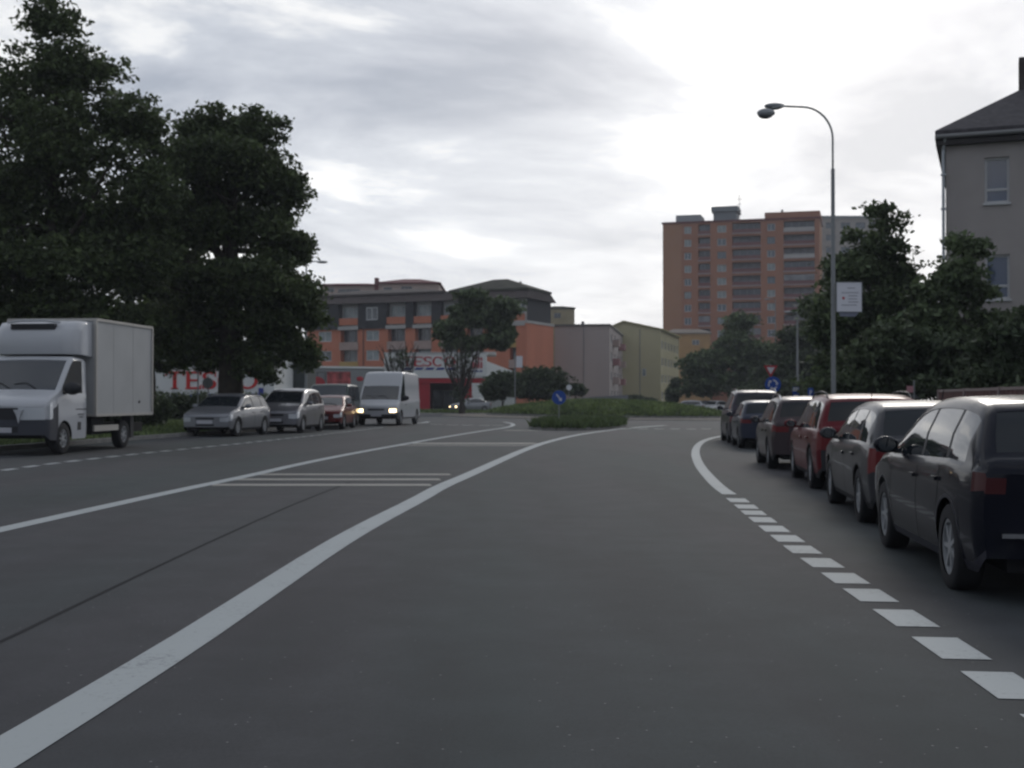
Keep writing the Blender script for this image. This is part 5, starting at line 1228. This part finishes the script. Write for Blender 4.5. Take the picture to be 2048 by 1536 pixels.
# ------------------------------------------------------------------ street furniture
M_pole = mat('galvanised_pole', (.22, .23, .235), .5, .4)
M_signback = mat('sign_back', (.2, .21, .22), .5, .4)
M_signwhite = mat('sign_white', (.62, .62, .66), .5)
M_signblue = mat('sign_blue', (.015, .07, .33), .4)
M_signred = mat('sign_red', (.4, .03, .04), .4)
def street_lamp():
    Yl = 32.5; x0 = X(1667, Yl); z0 = gz(x0) + .1; s_ = F / Yl
    t = thing('street_lamp', 'tall curved street lamp with twin heads rising behind the red car', 'street lamp', (x0, Yl, z0), 0)
    zj = Z(338, Yl) - z0; zt = Z(214, Yl) - z0
    MB().tube([(0, 0, -.1), (0, 0, .9)], .09, 12).build('base_sleeve', M_pole, t, smooth=True)
    MB().tube([(0, 0, .9), (0, 0, 3), (0, 0, zj)], [.065, .058, .048], 12).build('pole', M_pole, t, smooth=True)
    # quarter arc to the left
    Rr = (1667 - 1606) / s_; pts_ = [(0, 0, zj), (0, 0, zt - Rr * 1.05)]
    for i in range(1, 11): a_ = math.pi / 2 * i / 10; pts_.append((-Rr + Rr * math.cos(a_), -.0, zt - Rr * 1.05 + Rr * 1.05 * math.sin(a_)))
    pts_.append(((1572 - 1667) / s_, 0, zt + .02))
    MB().tube(pts_, .027, 10).build('arm', M_pole, t, smooth=True)
    for (px, py, rx, rz, dy) in ((1549, 212, 21, 6.5, .12), (1532, 226, 18, 10, -.32)):
        c_ = P(px, py, Yl + dy); lc = (c_.x - x0, dy, c_.z - z0)
        hb = MB().ell(lc, (rx / s_, .16, rz / s_ * .9), 20, 10); hb.build('lamp_head', mat('lamp_housing', (.28, .29, .3), .5), t, smooth=True, angle=80)
        MB().ell((lc[0] - .02, lc[1], lc[2] - rz / s_ * .45), (rx / s_ * .8, .13, rz / s_ * .7), 16, 8).build('lamp_lens', mat('lamp_lens', (.12, .125, .13), .25), t, smooth=True, angle=80)
    MB().tube([((1572 - 1667) / s_, 0, zt + .02), ((1560 - 1667) / s_, -.2, zt - .03), ((1540 - 1667) / s_, -.32, zt - .1)], .025, 8).build('bracket', M_pole, t)
    # the information board hung on the pole
    c_ = P(1698, 594, Yl - .12); wdt = 50 / s_; hgt = 58 / s_
    b_ = thing('information_board', 'white square information board with small print and a red dot hung on the lamp post', 'sign', (c_.x, Yl - .12, c_.z), R(2))
    MB().box(-wdt / 2, wdt / 2, -.015, .015, -hgt / 2, hgt / 2).build('board', M_signwhite, b_)
    fr_ = MB(); e_ = .014
    for a in ((-wdt / 2 - e_, wdt / 2 + e_, hgt / 2, hgt / 2 + e_), (-wdt / 2 - e_, wdt / 2 + e_, -hgt / 2 - e_, -hgt / 2), (-wdt / 2 - e_, -wdt / 2, -hgt / 2, hgt / 2), (wdt / 2, wdt / 2 + e_, -hgt / 2, hgt / 2)): fr_.box(a[0], a[1], -.025, .02, a[2], a[3])
    fr_.build('board_frame', M_signback, b_)
    for i, (a, c, z) in enumerate(((-.05, .16, .23), (-.2, .24, .11), (-.02, .22, .03), (-.02, .2, -.05), (-.02, .24, -.13), (-.2, .2, -.21))):
        MB().box(a * wdt / .65, c * wdt / .65, -.018, -.0152, z * hgt / .75 - .012, z * hgt / .75 + .012).build('print_line', mat('print_grey', (.3, .3, .34), .6), b_)
    MB().disc((-.15, -.019, -.03), .035, (0, -1, 0), 14).build('red_dot', M_signred, b_)
    obj('lower_flap', [(-wdt * .42, .0, -hgt / 2 - .015), (wdt * .42, .0, -hgt / 2 - .015), (wdt * .25, .0, -hgt / 2 - .13), (-wdt * .35, .0, -hgt / 2 - .13), (-wdt * .42, .02, -hgt / 2 - .015), (wdt * .42, .02, -hgt / 2 - .015), (wdt * .25, .02, -hgt / 2 - .13), (-wdt * .35, .02, -hgt / 2 - .13)], [(0, 3, 2, 1), (4, 5, 6, 7), (0, 1, 5, 4), (2, 3, 7, 6)], mat('flap_grey', (.16, .17, .22), .6), b_)
    MB().box(-wdt / 2 - .1, -wdt / 2, .02, .04, .1, .13).box(-wdt / 2 - .1, -wdt / 2, .02, .04, -.15, -.12).build('clamp', M_pole, b_)
street_lamp()
def thin_lamp(label, px, Y, top, arm, sgn=-1):
    x0 = X(px, Y); z0 = gz(x0); t = thing('street_lamp', label, 'street lamp', (x0, Y, z0)); h = Z(top, Y) - z0
    MB().tube([(0, 0, -.1), (0, 0, h * .6), (0, 0, h)], [.09, .06, .04], 8).build('pole', M_pole, t, smooth=True)
    MB().tube([(0, 0, h), (sgn * arm * .5, 0, h + .12), (sgn * arm, 0, h + .1)], .03, 6).build('arm', M_pole, t)
    MB().ell((sgn * arm, 0, h + .08), (.32, .13, .08), 12, 6).build('lamp_head', MATS['lamp_housing'], t, smooth=True)
thin_lamp('thin street lamp in front of the lower balconies of the tower', 1595, 60, 628, .3)
thin_lamp('slender street lamp whose arm peeks out right of the big tree', 612, 70, 527, .9, 1)
thin_lamp('slim lamp post rising past the yellow block', 1551, 126, 600, .8)
def sign_post(name, label, px, Y, top_z, parts, r=.03, cat='road sign'):
    x0 = X(px, Y); z0 = gz(x0); t = thing(name, label, cat, (x0, Y, z0)); MB().tube([(0, 0, -.2), (0, 0, top_z - z0)], r, 8).build('post', M_pole, t, smooth=True); parts(t, z0); return t
def keep_right(t, z0):
    z = Z(795, 58) - z0; r_ = 14 / (F / 58)
    MB().disc((0, -.05, z), r_, (0, -1, 0), 32, .02).build('sign_face', M_signblue, t)
    b = MB().disc((0, -.045, z), r_ * 1.03, (0, -1, 0), 32, .015); b.build('sign_rim', M_signback, t)
    Mr = Matrix.Translation((0, 0, z)) @ Matrix.Rotation(R(52), 4, 'Y')                     # arrow down to the right
    a_ = MB(); pts_ = [(-.62, -.09), (.25, -.09), (.25, -.3), (.66, 0), (.25, .3), (.25, .09), (-.62, .09)]
    v_ = [Mr @ Vector((p[0] * r_, -.056, -p[1] * r_)) for p in pts_]; v2 = [p + Vector((0, .004, 0)) for p in v_]
    a_.add(v_ + v2, [(0, 1, 5, 6), (1, 2, 3), (1, 3, 5), (3, 4, 5)] + [(i, i + 7, (i + 1) % 7 + 7, (i + 1) % 7) for i in range(7)]); a_.build('arrow', M_signwhite, t)
sign_post('keep_right_sign', 'round blue sign with white diagonal arrow standing in the splitter island grass', 1118, 58, Z(780, 58), keep_right)
def gw(t, z0):
    Yg = 57.5; s_ = F / Yg; z = Z(731, Yg) - z0; w_ = 28 / s_; h_ = 24 / s_
    def tri(k_, y, m, nm):
        c_ = z - h_ * .36; p = [(-w_ / 2 * k_, c_ + h_ * .36 * k_), (w_ / 2 * k_, c_ + h_ * .36 * k_), (0, c_ - h_ * .64 * k_)]
        v_ = [(a_, y, b_) for a_, b_ in p] + [(a_, y + .015, b_) for a_, b_ in p]; obj(nm, v_, [(0, 2, 1), (3, 4, 5), (0, 1, 4, 3), (1, 2, 5, 4), (2, 0, 3, 5)], m, t)
    tri(1, -.06, M_signred, 'triangle_border'); tri(.58, -.066, M_signwhite, 'triangle_face')
    zc = Z(769, Yg) - z0; r_ = 16 / s_
    MB().disc((.1, -.06, zc), r_, (0, -1, 0), 32, .02).build('blue_disc', M_signblue, t)
    for k_ in range(3):
        a0 = R(90 + 120 * k_); b = MB(); q_ = []
        for i in range(7):
            a_ = a0 - R(70) * i / 6; q_ += [(.1 + r_ * .62 * math.cos(a_), -.066, zc + r_ * .62 * math.sin(a_)), (.1 + r_ * .44 * math.cos(a_), -.066, zc + r_ * .44 * math.sin(a_))]
        a_ = a0 - R(70); e1 = a_ - R(34)
        b.add(q_, [(2 * i, 2 * i + 2, 2 * i + 3, 2 * i + 1) for i in range(6)]); b.add([(.1 + r_ * .76 * math.cos(a_), -.066, zc + r_ * .76 * math.sin(a_)), (.1 + r_ * .53 * math.cos(e1), -.066, zc + r_ * .53 * math.sin(e1)), (.1 + r_ * .3 * math.cos(a_), -.066, zc + r_ * .3 * math.sin(a_))], [(0, 1, 2)])
        b.build('ring_arrow', M_signwhite, t)
sign_post('give_way_sign', 'red and white give way triangle above a round blue roundabout sign', 1541, 57.5, Z(728, 57.5), gw)
def pk1(t, z0):
    Yp = 47; s_ = F / Yp; a_, b_ = Z(800, Yp) - z0, Z(774, Yp) - z0; MB().box(-6.5 / s_, 6.5 / s_, -.06, -.04, a_, b_).build('sign_face', M_signblue, t); MB().box(-5.5 / s_, 5.5 / s_, -.065, -.06, b_ - .16, b_ - .02).build('white_panel', M_signwhite, t)
    MB().box(-4 / s_, 4 / s_, -.065, -.06, a_ + .1, a_ + .2).build('white_panel', M_signwhite, t)
sign_post('parking_sign', 'tall blue and white parking sign above the brown car', 1591, 47, Z(773, 47), pk1)
def pk2(t, z0):
    Yp = 44; s_ = F / Yp; a_, b_ = Z(796, Yp) - z0, Z(776, Yp) - z0; MB().box(-5.5 / s_, 5.5 / s_, -.06, -.04, a_, b_).build('sign_face', M_signblue, t)
    z = (a_ + b_) / 2; b = MB().box(-.05, -.02, -.066, -.06, z - .1, z + .1)
    for i in range(8):
        t0, t1 = R(-90 + 22.5 * i), R(-90 + 22.5 * (i + 1)); v_ = [(-.02 + .06 * math.cos(q) * k_, -.066, z + .045 + .055 * math.sin(q) * k_) for q in (t0, t1) for k_ in (1, .45)]; b.add(v_, [(0, 2, 3, 1)])
    b.build('letter_p', M_signwhite, t)
sign_post('parking_sign', 'small square blue parking sign just right of the tall one', 1621, 44, Z(775, 44), pk2)
def back(t, z0):
    Yp = 52; z = Z(766, Yp) - z0; MB().disc((0, -.04, z), 11 / (F / Yp), (0, -1, 0), 24, .02).build('sign_back', M_signback, t)
sign_post('round_sign_back', 'grey back of a round sign in front of the red lettering', 416, 52, Z(752, 52), back)
sign_post('thin_post', 'thin grey post between the first two red letters', 396, 52, Z(725, 52), lambda t, z0: MB().box(-.1, .1, -.04, -.02, Z(745, 52) - z0, Z(738, 52) - z0).build('bracket', M_signback, t), cat='post')
sign_post('white_panel_sign', 'white upright panel sign on a post before the round bushes', 1030, 100, Z(705, 100), lambda t, z0: MB().box(.1, .6, -.05, -.02, Z(735, 100) - z0, Z(712, 100) - z0).build('sign_panel', M_signwhite, t), .04)
sign_post('round_white_sign', 'small round white sign right of the big bush', 1138, 100, Z(752, 100), lambda t, z0: MB().disc((0, -.05, Z(775, 100) - z0), .22, (0, -1, 0), 20, .02).build('sign_face', M_signwhite, t))
sign_post('pavement_post', 'thin post with small pink plate before the right hand shrubs', 1828, 33, Z(760, 33), lambda t, z0: MB().box(-.2, -.03, -.03, -.01, Z(785, 33) - z0, Z(772, 33) - z0).build('plate', mat('pink_plate', (.4, .2, .22), .6), t), .018, 'post')
# yellow grit bin by the shrubs
gb = thing('grit_bin', 'small yellow brown bin by the foot of the pavement post', 'bin', (X(1812, 33.5), 33.5, gz(10)), 0)
MB().add([(-.22, -.2, 0), (.22, -.2, 0), (.22, .2, 0), (-.22, .2, 0), (-.28, -.25, 1.45), (.28, -.25, 1.45), (.28, .25, 1.45), (-.28, .25, 1.45)], [(3, 2, 1, 0), (4, 5, 6, 7), (0, 1, 5, 4), (1, 2, 6, 5), (2, 3, 7, 6), (3, 0, 4, 7)]).build('bin_body', mat('bin_yellow', (.16, .13, .05), .7, var=.3), gb)
MB().add([(-.3, -.27, 1.45), (.3, -.27, 1.45), (.3, .27, 1.45), (-.3, .27, 1.45), (-.22, -.2, 1.58), (.22, -.2, 1.58), (.22, .2, 1.58), (-.22, .2, 1.58)], [(4, 5, 6, 7), (0, 1, 5, 4), (1, 2, 6, 5), (2, 3, 7, 6), (3, 0, 4, 7)]).build('bin_lid', M_black, gb)
# brown fence on the right
fp = [(P(1880, 800, 27)), (P(1932, 800, 24)), (P(2002, 800, 21)), (P(2098, 800, 18)), (P(2240, 800, 15))]
fe = thing('brown_fence', 'low fence of brown boarded panels on a pale plinth behind the black hatchback', 'fence', (fp[0].x, fp[0].y, gz(fp[0].x)), 0)
M_fb = mat('fence_brown', (.10, .045, .04), .75, var=.25, vscale=3); M_fr = mat('fence_frame', (.22, .17, .16), .6); M_pl = mat('plinth', (.26, .23, .2), .85, var=.1)
ztf = 1.58 - gz(fp[0].x) * 0
for a_, b_ in zip(fp, fp[1:]):
    A_ = Vector((a_.x - fp[0].x, a_.y - fp[0].y, 0)); B_ = Vector((b_.x - fp[0].x, b_.y - fp[0].y, 0)); d_ = B_ - A_; L_ = d_.length; Mf = Matrix.Translation(A_) @ Matrix.Rotation(math.atan2(d_.y, d_.x), 4, 'Z')
    MB().box(-.05, .05, -.05, .05, 0, 1.66, Mf).build('post', M_fr, fe)
    MB().box(.05, L_ - .05, -.035, .035, 1.60, 1.65, Mf).build('rail', M_fr, fe)
    MB().box(.05, L_ - .05, -.12, .12, -.1, 1.36, Mf).build('plinth_wall', M_pl, fe)
    n_ = 10
    for k_ in range(n_): MB().box(.06 + (L_ - .12) * k_ / n_, .06 + (L_ - .12) * (k_ + .86) / n_, -.02, .02, 1.365, 1.598, Mf).build('board', M_fb, fe)

# ------------------------------------------------------------------ air
hm = bpy.data.materials.new('haze'); hm.use_nodes = True; t = hm.node_tree; t.nodes.clear(); o_ = t.nodes.new('ShaderNodeOutputMaterial'); pv = t.nodes.new('ShaderNodeVolumePrincipled')
pv.inputs['Color'].default_value = (0.9, 0.93, 1.0, 1); pv.inputs['Density'].default_value = 0.0004; t.links.new(pv.outputs[0], o_.inputs['Volume'])
hb_ = MB().box(-1700, 1700, -250, 2600, -22, 62).build('haze', hm); hb_['kind'] = 'stuff'
